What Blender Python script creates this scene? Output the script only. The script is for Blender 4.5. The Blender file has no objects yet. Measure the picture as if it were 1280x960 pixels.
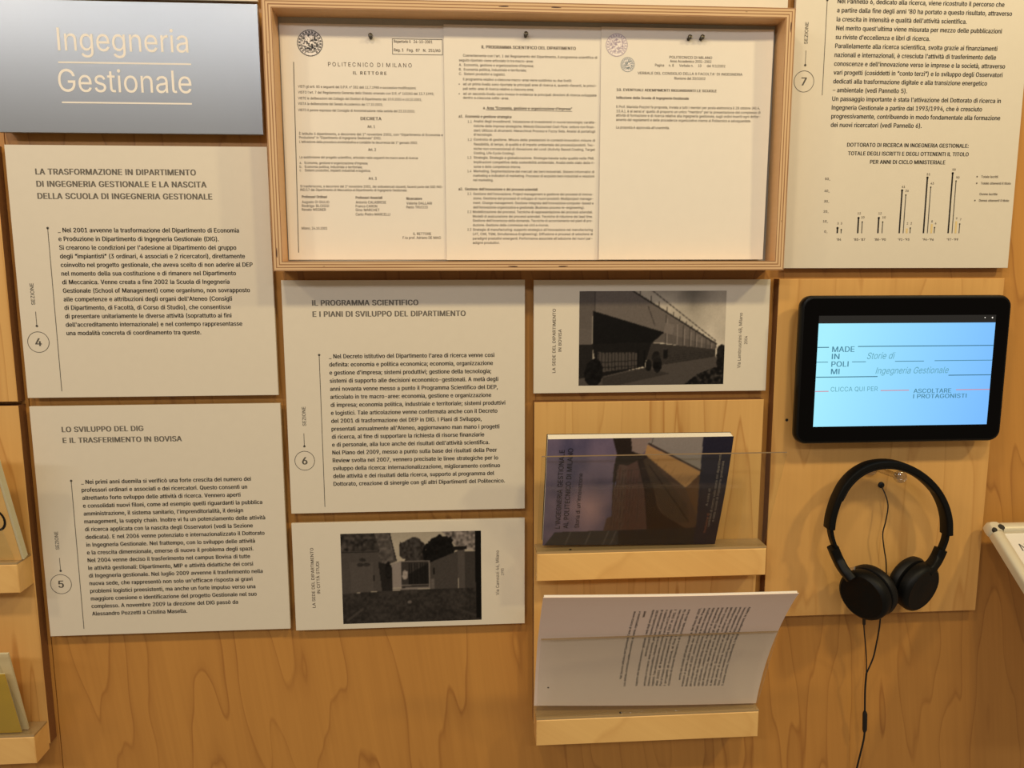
import bpy, math, random
import numpy as np
from mathutils import Vector, Matrix

sc = bpy.context.scene
C = sc.collection

# ------------------------------------------------------------------ camera, world, lights
FPX = 960.0
CAM = np.array([-0.01212079, -1.06499735, 1.39739392])
PITCH, YAW, ROLL = 0.14351681, 0.06650221, -0.00207463
cp, sp, cy_, sy_ = math.cos(PITCH), math.sin(PITCH), math.cos(YAW), math.sin(YAW)
FWD = np.array([sy_ * cp, cy_ * cp, -sp])
R0 = np.array([cy_, -sy_, 0.0])
U0 = np.cross(R0, FWD)
RGT = math.cos(ROLL) * R0 + math.sin(ROLL) * U0
UPV = -math.sin(ROLL) * R0 + math.cos(ROLL) * U0

cam_data = bpy.data.cameras.new('camera')
cam = bpy.data.objects.new('camera', cam_data)
C.objects.link(cam)
cam_data.sensor_width = 36.0
cam_data.lens = 36.0 * FPX / 1280.0
cam_data.clip_start = 0.02
M = Matrix.Identity(4)
for i in range(3):
    M[i][0], M[i][1], M[i][2], M[i][3] = RGT[i], UPV[i], -FWD[i], CAM[i]
cam.matrix_world = M
sc.camera = cam

w = bpy.data.worlds.new('world'); sc.world = w; w.use_nodes = True
w.node_tree.nodes['Background'].inputs[0].default_value = (1.0, 0.77, 0.53, 1)
w.node_tree.nodes['Background'].inputs[1].default_value = 0.22

def area(name, loc, target, size, power, col, size_y=None):
    l = bpy.data.lights.new(name, 'AREA'); l.energy = power; l.color = col
    l.shape = 'RECTANGLE' if size_y else 'DISK'; l.size = size
    if size_y: l.size_y = size_y
    o = bpy.data.objects.new(name, l); C.objects.link(o); o.location = loc
    o.rotation_euler = (Vector(target) - Vector(loc)).to_track_quat('-Z', 'Y').to_euler()
    return o
WARM = (1.0, 0.80, 0.52); WARM2 = (1.0, 0.82, 0.47)
for x, pw, cl in ((-1.45, 5.4, WARM), (-0.35, 5.3, WARM), (0.55, 6.0, WARM2), (1.55, 11.0, WARM2)):      # a track of four warm spots
    area('track_spot', (x, -1.15, 2.50), (x * 0.62, 0, 1.30), 0.14, pw, cl)
area('ceiling_tube', (-1.0, -2.6, 2.58), (-0.6, 0, 1.68), 4.4, 29, (0.97, 0.97, 1.0), 0.12)

vs = sc.view_settings
sc.display_settings.display_device = 'sRGB'
vs.view_transform = 'Standard'; vs.look = 'None'; vs.exposure = 0.0; vs.gamma = 1.0
vs.use_curve_mapping = False

# ------------------------------------------------------------------ helpers
def at(px, py, Y):
    """The point of the plane y = Y that the photograph shows at (px, py)."""
    d = (px - 640) / FPX * RGT - (py - 480) / FPX * UPV + FWD
    return CAM + (Y - CAM[1]) / d[1] * d

def lin(c):
    """sRGB 0-255 -> linear."""
    out = []
    for v in c:
        v /= 255.0
        out.append(v / 12.92 if v <= 0.04045 else ((v + 0.055) / 1.055) ** 2.4)
    return tuple(out)

class MB:
    def __init__(s): s.v, s.f, s.m, s.col = [], [], [], None
    def add(s, vs, fs, mi=0):
        b = len(s.v); s.v += [tuple(map(float, p)) for p in vs]
        s.f += [tuple(b + i for i in f) for f in fs]; s.m += [mi] * len(fs)
    def box(s, lo, hi, mi=0, bev=0.0):
        (x0, y0, z0), (x1, y1, z1) = lo, hi
        if bev <= 0:
            vs = [(x, y, z) for x in (x0, x1) for y in (y0, y1) for z in (z0, z1)]
            s.add(vs, [(0, 1, 3, 2), (4, 6, 7, 5), (0, 4, 5, 1), (2, 3, 7, 6), (0, 2, 6, 4), (1, 5, 7, 3)], mi)
        else:   # chamfer the four edges of the front face (low y)
            b = bev
            vs = [(x0, y1, z0), (x1, y1, z0), (x1, y1, z1), (x0, y1, z1),
                  (x0, y0 + b, z0), (x1, y0 + b, z0), (x1, y0 + b, z1), (x0, y0 + b, z1),
                  (x0 + b, y0, z0 + b), (x1 - b, y0, z0 + b), (x1 - b, y0, z1 - b), (x0 + b, y0, z1 - b)]
            fs = [(3, 2, 1, 0), (8, 9, 10, 11)]
            for i in range(4):
                j = (i + 1) % 4
                fs += [(i, j, 4 + j, 4 + i), (4 + i, 4 + j, 8 + j, 8 + i)]
            s.add(vs, fs, mi)
    def tube(s, pts, r, n=8, mi=0, caps=True):
        pts = [np.array(p, float) for p in pts]; k = len(pts)
        rs = r if hasattr(r, '__len__') else [r] * k
        rings, prev = [], None
        for i in range(k):
            t = pts[min(i + 1, k - 1)] - pts[max(i - 1, 0)]; t /= np.linalg.norm(t) + 1e-12
            if prev is None:
                a = np.array([0, 1, 0.]) if abs(t[1]) < 0.9 else np.array([1, 0, 0.])
            else: a = prev
            a = a - t * (a @ t); a /= np.linalg.norm(a); prev = a; b = np.cross(t, a)
            rings += [pts[i] + rs[i] * (math.cos(2 * math.pi * j / n) * a + math.sin(2 * math.pi * j / n) * b) for j in range(n)]
        fs = [(i * n + j, i * n + (j + 1) % n, (i + 1) * n + (j + 1) % n, (i + 1) * n + j) for i in range(k - 1) for j in range(n)]
        if caps: fs += [tuple(reversed(range(n))), tuple((k - 1) * n + j for j in range(n))]
        s.add(rings, fs, mi)
    def lathe(s, origin, axis, prof, n=40, mi=0):
        """prof: (distance along the axis, radius) pairs."""
        axis = np.array(axis, float); axis /= np.linalg.norm(axis)
        a = np.array([0, 0, 1.]) if abs(axis[2]) < 0.9 else np.array([1., 0, 0])
        a -= axis * (a @ axis); a /= np.linalg.norm(a); b = np.cross(axis, a)
        o = np.array(origin, float); vs, fs = [], []
        for h, r in prof:
            vs += [o + axis * h + r * (math.cos(2 * math.pi * j / n) * a + math.sin(2 * math.pi * j / n) * b) for j in range(n)]
        for i in range(len(prof) - 1):
            fs += [(i * n + j, (i + 1) * n + j, (i + 1) * n + (j + 1) % n, i * n + (j + 1) % n) for j in range(n)]
        fs += [tuple(range(n)), tuple(reversed(range((len(prof) - 1) * n, len(prof) * n)))]
        s.add(vs, fs, mi)
    def sweep(s, path, tn, wy, mi=0, rad=0.3):
        """A rounded strip: path lies near a plane of constant y; tn = thickness in that plane, wy = width along y."""
        path = [np.array(p, float) for p in path]; k = len(path)
        tns = tn if hasattr(tn, '__len__') else [tn] * k
        wys = wy if hasattr(wy, '__len__') else [wy] * k
        prof = []
        for q in range(16):
            an = 2 * math.pi * q / 16; c, d = math.cos(an), math.sin(an)
            prof.append((math.copysign(abs(c) ** rad, c), math.copysign(abs(d) ** rad, d)))
        n = 16; vs = []
        for i in range(k):
            t = path[min(i + 1, k - 1)] - path[max(i - 1, 0)]; t /= np.linalg.norm(t)
            Yv = np.array([0, 1., 0]); Yv -= t * (Yv @ t); Yv /= np.linalg.norm(Yv); nn = np.cross(t, Yv)
            vs += [path[i] + nn * tns[i] / 2 * c + Yv * wys[i] / 2 * d for c, d in prof]
        fs = [(i * n + j, (i + 1) * n + j, (i + 1) * n + (j + 1) % n, i * n + (j + 1) % n) for i in range(k - 1) for j in range(n)]
        fs += [tuple(range(n)), tuple(reversed(range((k - 1) * n, k * n)))]
        s.add(vs, fs, mi)

def wloc(o):
    p = np.zeros(3)
    while o is not None:
        p += np.array(o.location); o = o.parent
    return p

def obj(name, mb, mats, parent=None, loc=None, smooth=False):
    """Links the builder's shapes (given in world coordinates) as ONE mesh object, under parent or with its origin at loc."""
    if not isinstance(mats, (list, tuple)): mats = [mats]
    if parent is not None: base = wloc(parent)
    else: base = np.array(loc if loc is not None else (0, 0, 0), float)
    me = bpy.data.meshes.new(name)
    v = np.array(mb.v) - base
    me.from_pydata(v.tolist(), [], mb.f)
    for m in mats: me.materials.append(m)
    me.polygons.foreach_set('material_index', mb.m)
    if smooth: me.polygons.foreach_set('use_smooth', [True] * len(mb.f))
    if mb.col is not None:
        a = me.color_attributes.new('print', 'FLOAT_COLOR', 'POINT')
        a.data.foreach_set('color', np.asarray(mb.col, np.float32).ravel())
    me.update()
    o = bpy.data.objects.new(name, me); C.objects.link(o)
    if parent is not None: o.parent = parent
    else: o.location = base
    if smooth:
        try: me.set_sharp_from_angle(angle=math.radians(40))
        except Exception: pass
    return o

def tag(o, label=None, cat=None, group=None, kind=None):
    if label: o['label'] = label
    if cat: o['category'] = cat
    if group: o['group'] = group
    if kind: o['kind'] = kind
    return o

def thing(name, label, cat, loc, group=None):
    o = bpy.data.objects.new(name, None); C.objects.link(o)
    o.location = tuple(float(q) for q in loc); o.empty_display_size = 0.02
    return tag(o, label, cat, group)

# ------------------------------------------------------------------ materials
def mat(name, col, rough=0.6, metal=0.0, spec=0.5, emit=None, es=0.0):
    m = bpy.data.materials.new(name); m.use_nodes = True
    b = m.node_tree.nodes['Principled BSDF']
    b.inputs['Base Color'].default_value = (*lin(col), 1); b.inputs['Roughness'].default_value = rough
    b.inputs['Metallic'].default_value = metal; b.inputs['Specular IOR Level'].default_value = spec
    if emit: b.inputs['Emission Color'].default_value = (*lin(emit), 1); b.inputs['Emission Strength'].default_value = es
    return m

def N(m, t, **kw):
    n = m.node_tree.nodes.new(t)
    for k, v in kw.items(): setattr(n, k, v)
    return n
def L(m, a, b): m.node_tree.links.new(a, b)
def math_node(m, op, a, b=None):
    n = N(m, 'ShaderNodeMath', operation=op)
    for i, q in enumerate((a, b)):
        if q is None: continue
        if isinstance(q, (int, float)): n.inputs[i].default_value = q
        else: L(m, q, n.inputs[i])
    return n.outputs[0]

def noise_spot(m, name='n', scale=300, amt=0.06):
    """Fine mottling multiplied into a plain colour, plus a little bump."""
    b = m.node_tree.nodes['Principled BSDF']; c = b.inputs['Base Color'].default_value[:]
    tc = N(m, 'ShaderNodeTexCoord'); nz = N(m, 'ShaderNodeTexNoise'); nz.inputs['Scale'].default_value = scale
    L(m, tc.outputs['Object'], nz.inputs['Vector'])
    mx = N(m, 'ShaderNodeMix', data_type='RGBA'); mx.inputs[6].default_value = tuple(q * (1 - amt) for q in c[:3]) + (1,)
    mx.inputs[7].default_value = tuple(min(1, q * (1 + amt)) for q in c[:3]) + (1,)
    L(m, nz.outputs['Fac'], mx.inputs[0]); L(m, mx.outputs[2], b.inputs['Base Color'])
    return m

def wood(name, base, dark, seed, ring=9.0, line=0.5, sx=2.6, sz=0.42, rough=0.42, rot=0.0):
    """Maple veneer: growth-ring contour lines drawn out along the height, fine fibre streaks and slow tone changes."""
    m = mat(name, base, rough)
    b = m.node_tree.nodes['Principled BSDF']
    tc = N(m, 'ShaderNodeTexCoord')
    mp = N(m, 'ShaderNodeMapping'); mp.inputs['Location'].default_value = (seed * 3.17, seed * 1.31, seed * 0.77)
    mp.inputs['Rotation'].default_value = (0, rot, 0)
    L(m, tc.outputs['Object'], mp.inputs['Vector'])
    mp2 = N(m, 'ShaderNodeMapping'); mp2.inputs['Scale'].default_value = (sx, 1.0, sz); L(m, mp.outputs[0], mp2.inputs['Vector'])
    n1 = N(m, 'ShaderNodeTexNoise'); n1.inputs['Scale'].default_value = 1.6; n1.inputs['Detail'].default_value = 3.2; n1.inputs['Roughness'].default_value = 0.42
    L(m, mp2.outputs[0], n1.inputs['Vector'])
    fr = math_node(m, 'FRACT', math_node(m, 'MULTIPLY', n1.outputs['Fac'], ring))
    rp = N(m, 'ShaderNodeValToRGB'); e = rp.color_ramp.elements
    e[0].position, e[0].color = 0.0, (0, 0, 0, 1); e[1].position, e[1].color = 0.70, (0.10, 0.10, 0.10, 1)
    q = e.new(0.89); q.color = (0.38, 0.38, 0.38, 1); q = e.new(0.95); q.color = (1, 1, 1, 1); q = e.new(1.0); q.color = (0.05, 0.05, 0.05, 1)
    L(m, fr, rp.inputs[0])
    # the strength of the rings comes and goes
    n3 = N(m, 'ShaderNodeTexNoise'); n3.inputs['Scale'].default_value = 2.3; n3.inputs['Detail'].default_value = 1.0
    L(m, mp2.outputs[0], n3.inputs['Vector'])
    amt = math_node(m, 'MULTIPLY', math_node(m, 'MULTIPLY', rp.outputs[0], n3.outputs['Fac']), line * 1.6)
    mp3 = N(m, 'ShaderNodeMapping'); mp3.inputs['Scale'].default_value = (160, 160, 4.5); L(m, mp.outputs[0], mp3.inputs['Vector'])
    n2 = N(m, 'ShaderNodeTexNoise'); n2.inputs['Scale'].default_value = 1.0; n2.inputs['Detail'].default_value = 2.0
    L(m, mp3.outputs[0], n2.inputs['Vector'])
    tot = math_node(m, 'ADD', amt, math_node(m, 'MULTIPLY', n2.outputs['Fac'], 0.22))
    mp4 = N(m, 'ShaderNodeMapping'); mp4.inputs['Scale'].default_value = (9, 9, 1.1); L(m, mp.outputs[0], mp4.inputs['Vector'])
    n4 = N(m, 'ShaderNodeTexNoise'); n4.inputs['Scale'].default_value = 1.0; n4.inputs['Detail'].default_value = 2.0
    L(m, mp4.outputs[0], n4.inputs['Vector'])
    tot = math_node(m, 'ADD', tot, math_node(m, 'MULTIPLY', n4.outputs['Fac'], 0.30))
    mx = N(m, 'ShaderNodeMix', data_type='RGBA'); mx.inputs[6].default_value = (*lin(base), 1); mx.inputs[7].default_value = (*lin(dark), 1)
    L(m, tot, mx.inputs[0]); L(m, mx.outputs[2], b.inputs['Base Color'])
    return m

def plywood(name):
    """Ply edges: layers stacked along local Y, drawn out along local X, with the odd dark void."""
    m = mat(name, (205, 160, 110), 0.6)
    b = m.node_tree.nodes['Principled BSDF']; tc = N(m, 'ShaderNodeTexCoord'); sx = N(m, 'ShaderNodeSeparateXYZ')
    L(m, tc.outputs['Object'], sx.inputs[0])
    mp = N(m, 'ShaderNodeMapping'); mp.inputs['Scale'].default_value = (14, 500, 500); L(m, tc.outputs['Object'], mp.inputs['Vector'])
    nz = N(m, 'ShaderNodeTexNoise'); nz.inputs['Scale'].default_value = 1.0; nz.inputs['Detail'].default_value = 2; L(m, mp.outputs[0], nz.inputs['Vector'])
    y = math_node(m, 'ADD', sx.outputs['Y'], math_node(m, 'MULTIPLY', math_node(m, 'SUBTRACT', nz.outputs['Fac'], 0.5), 0.0009))
    fr = math_node(m, 'FRACT', math_node(m, 'ADD', math_node(m, 'MULTIPLY', y, 1 / 0.0036), 0.5))
    rp = N(m, 'ShaderNodeValToRGB'); e = rp.color_ramp.elements
    e[0].position, e[0].color = 0.0, (*lin((216, 182, 138)), 1)
    e[1].position, e[1].color = 1.0, (*lin((210, 174, 130)), 1)
    for p, c in ((0.48, (214, 178, 132)), (0.6, (160, 112, 70)), (0.72, (122, 80, 48)), (0.86, (190, 148, 102))):
        q = e.new(p); q.color = (*lin(c), 1)
    L(m, fr, rp.inputs[0])
    mp2 = N(m, 'ShaderNodeMapping'); mp2.inputs['Scale'].default_value = (34, 260, 0); L(m, tc.outputs['Object'], mp2.inputs['Vector'])
    n2 = N(m, 'ShaderNodeTexNoise'); n2.inputs['Scale'].default_value = 1.0; n2.inputs['Detail'].default_value = 0; L(m, mp2.outputs[0], n2.inputs['Vector'])
    v = math_node(m, 'GREATER_THAN', n2.outputs['Fac'], 0.79)
    mx = N(m, 'ShaderNodeMix', data_type='RGBA'); mx.inputs[7].default_value = (*lin((70, 42, 22)), 1)
    L(m, v, mx.inputs[0]); L(m, rp.outputs[0], mx.inputs[6]); L(m, mx.outputs[2], b.inputs['Base Color'])
    return m

def clear(name, tint=(0.97, 0.98, 0.96), rough=0.03, k=1.0):
    """Clear acrylic: lets light straight through, with a Fresnel gloss."""
    m = bpy.data.materials.new(name); m.use_nodes = True
    nt = m.node_tree; nt.nodes.clear()
    out = N(m, 'ShaderNodeOutputMaterial'); tr = N(m, 'ShaderNodeBsdfTransparent'); gl = N(m, 'ShaderNodeBsdfGlossy')
    tr.inputs[0].default_value = (*tint, 1); gl.inputs['Roughness'].default_value = rough
    lw = N(m, 'ShaderNodeLayerWeight'); lw.inputs[0].default_value = 0.5
    fac = math_node(m, 'ADD', math_node(m, 'MULTIPLY', math_node(m, 'POWER', lw.outputs['Facing'], 4.0), 0.6), 0.03 * k)
    mx = N(m, 'ShaderNodeMixShader'); L(m, fac, mx.inputs[0]); L(m, tr.outputs[0], mx.inputs[1]); L(m, gl.outputs[0], mx.inputs[2])
    L(m, mx.outputs[0], out.inputs[0])
    return m

def printed(name, rough=0.45, emit=0.0):
    m = mat(name, (255, 255, 255), rough, spec=0.2); b = m.node_tree.nodes['Principled BSDF']
    a = N(m, 'ShaderNodeVertexColor', layer_name='print')
    if emit:
        b.inputs['Base Color'].default_value = (0.01, 0.01, 0.01, 1)
        L(m, a.outputs[0], b.inputs['Emission Color']); b.inputs['Emission Strength'].default_value = emit
    else: L(m, a.outputs[0], b.inputs['Base Color'])
    return m

def brushed(name):
    m = mat(name, (150, 153, 156), 0.3, metal=0.75)
    b = m.node_tree.nodes['Principled BSDF']; tc = N(m, 'ShaderNodeTexCoord')
    mp = N(m, 'ShaderNodeMapping'); mp.inputs['Scale'].default_value = (140, 1, 3); L(m, tc.outputs['Object'], mp.inputs['Vector'])
    nz = N(m, 'ShaderNodeTexNoise'); nz.inputs['Scale'].default_value = 1.0; nz.inputs['Detail'].default_value = 3; L(m, mp.outputs[0], nz.inputs['Vector'])
    L(m, math_node(m, 'ADD', math_node(m, 'MULTIPLY', nz.outputs['Fac'], 0.015), 0.285), b.inputs['Roughness'])
    return m

W_BASE = wood('maple_wall', (212, 153, 75), (138, 82, 31), 1.0, ring=12, line=0.42, sx=5.0, sz=0.8, rough=0.38, rot=0.12)
W_BOARD = wood('maple_board', (234, 184, 108), (178, 118, 54), 5.3, ring=8, line=0.36, sx=5.5, sz=0.6)
W_BOARD2 = wood('maple_board_fine', (234, 188, 114), (180, 122, 58), 9.1, ring=9, line=0.45, sx=8, sz=0.5)
W_LEDGE = wood('maple_ledge', (250, 206, 130), (206, 150, 80), 3.3, ring=5, line=0.3, sx=2.0, sz=2.0, rot=1.0)
BOARD_EDGE = noise_spot(mat('board_edge_brown', (128, 84, 46), 0.6), scale=200, amt=0.15)  # brown board sides, coloured darker to put groove shade into them
PLY = plywood('plywood_edge')
VENEER = wood('veneer', (226, 184, 134), (190, 140, 90), 7.7, ring=4, line=0.2, sx=1, sz=1)
WHITE = noise_spot(mat('panel_white', (224, 214, 194), 0.42), scale=90, amt=0.02)
PAPER = noise_spot(mat('paper', (234, 226, 212), 0.75), scale=60, amt=0.02)
PAGE = mat('page_block', (240, 232, 212), 0.8)
DOCPAPER = noise_spot(mat('document_paper', (255, 230, 212), 0.7), scale=60, amt=0.02)
FELT = noise_spot(mat('felt_grey', (176, 174, 162), 0.95), scale=900, amt=0.2)
INK = mat('ink_black', (34, 30, 27), 0.6, spec=0.2)
INKS = mat('ink_soft', (96, 84, 72), 0.6, spec=0.2)
INKG = mat('ink_grey', (92, 88, 80), 0.6, spec=0.2)
INKH = mat('ink_heading', (112, 106, 96), 0.6, spec=0.2)
INKB = mat('ink_pale_gold', (226, 200, 140), 0.6, spec=0.2)
INKNAVY = mat('ink_navy', (28, 25, 36), 0.5)
INKLIGHT = mat('ink_light', (150, 138, 128), 0.5)
INKRED = mat('ink_brick', (150, 90, 70), 0.5)
STEEL = brushed('brushed_metal')
VINYL = mat('cream_vinyl', (244, 236, 224), 0.5)
BLACK = mat('black_plastic', (7, 7, 7), 0.35, spec=0.25)
BLACKGLOSS = mat('black_glass', (4, 4, 5), 0.10, spec=0.15)
STATUS = mat('status_bar', (10, 10, 10), 0.15, emit=(34, 33, 31), es=0.9)
DOTS = mat('status_dot', (200, 200, 200), 0.4, emit=(230, 230, 225), es=1.0)
RUBBER = mat('black_rubber', (16, 15, 14), 0.55)
LEATHER = noise_spot(mat('black_leatherette', (15, 14, 13), 0.5, spec=0.3), scale=500, amt=0.3)
SATIN = mat('satin_black', (11, 11, 10), 0.48, spec=0.2)
CHROME = mat('chrome', (200, 200, 200), 0.2, metal=1.0)
PINM = mat('pin_dark', (60, 54, 44), 0.3, metal=0.6)
ACRYL = clear('clear_acrylic')
EDGE = mat('acrylic_edge', (136, 114, 86), 0.3)
KNOB = clear('acrylic_knob', (0.88, 0.86, 0.82), 0.10, 6.0)
ALU = mat('anodised_aluminium', (226, 216, 188), 0.4, metal=0.25)
DARKGREY = mat('dark_grey', (40, 38, 34), 0.5)
SCREW = mat('screw_dark', (70, 58, 40), 0.4, metal=0.7)
PRINT = printed('photo_print', 0.4)
COVER = printed('cover_print', 0.3)
SCREEN = printed('lit_screen', 0.2, 1.0)
UIDARK = mat('screen_teal', (10, 14, 16), 0.3, emit=(58, 112, 136), es=1.0)
UITEXT = mat('screen_text', (10, 14, 16), 0.3, emit=(74, 132, 156), es=1.0)
UIPALE = mat('screen_text_pale', (10, 14, 16), 0.3, emit=(94, 160, 178), es=1.0)
UIRED = mat('screen_red', (10, 14, 16), 0.3, emit=(206, 140, 156), es=1.0)
YELLOW = noise_spot(mat('yellow_cover', (214, 172, 44), 0.4), scale=30, amt=0.06)
CREAM = mat('cream_card', (226, 206, 160), 0.6)
PALEGREEN = mat('pale_card', (214, 206, 170), 0.6)

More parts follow.
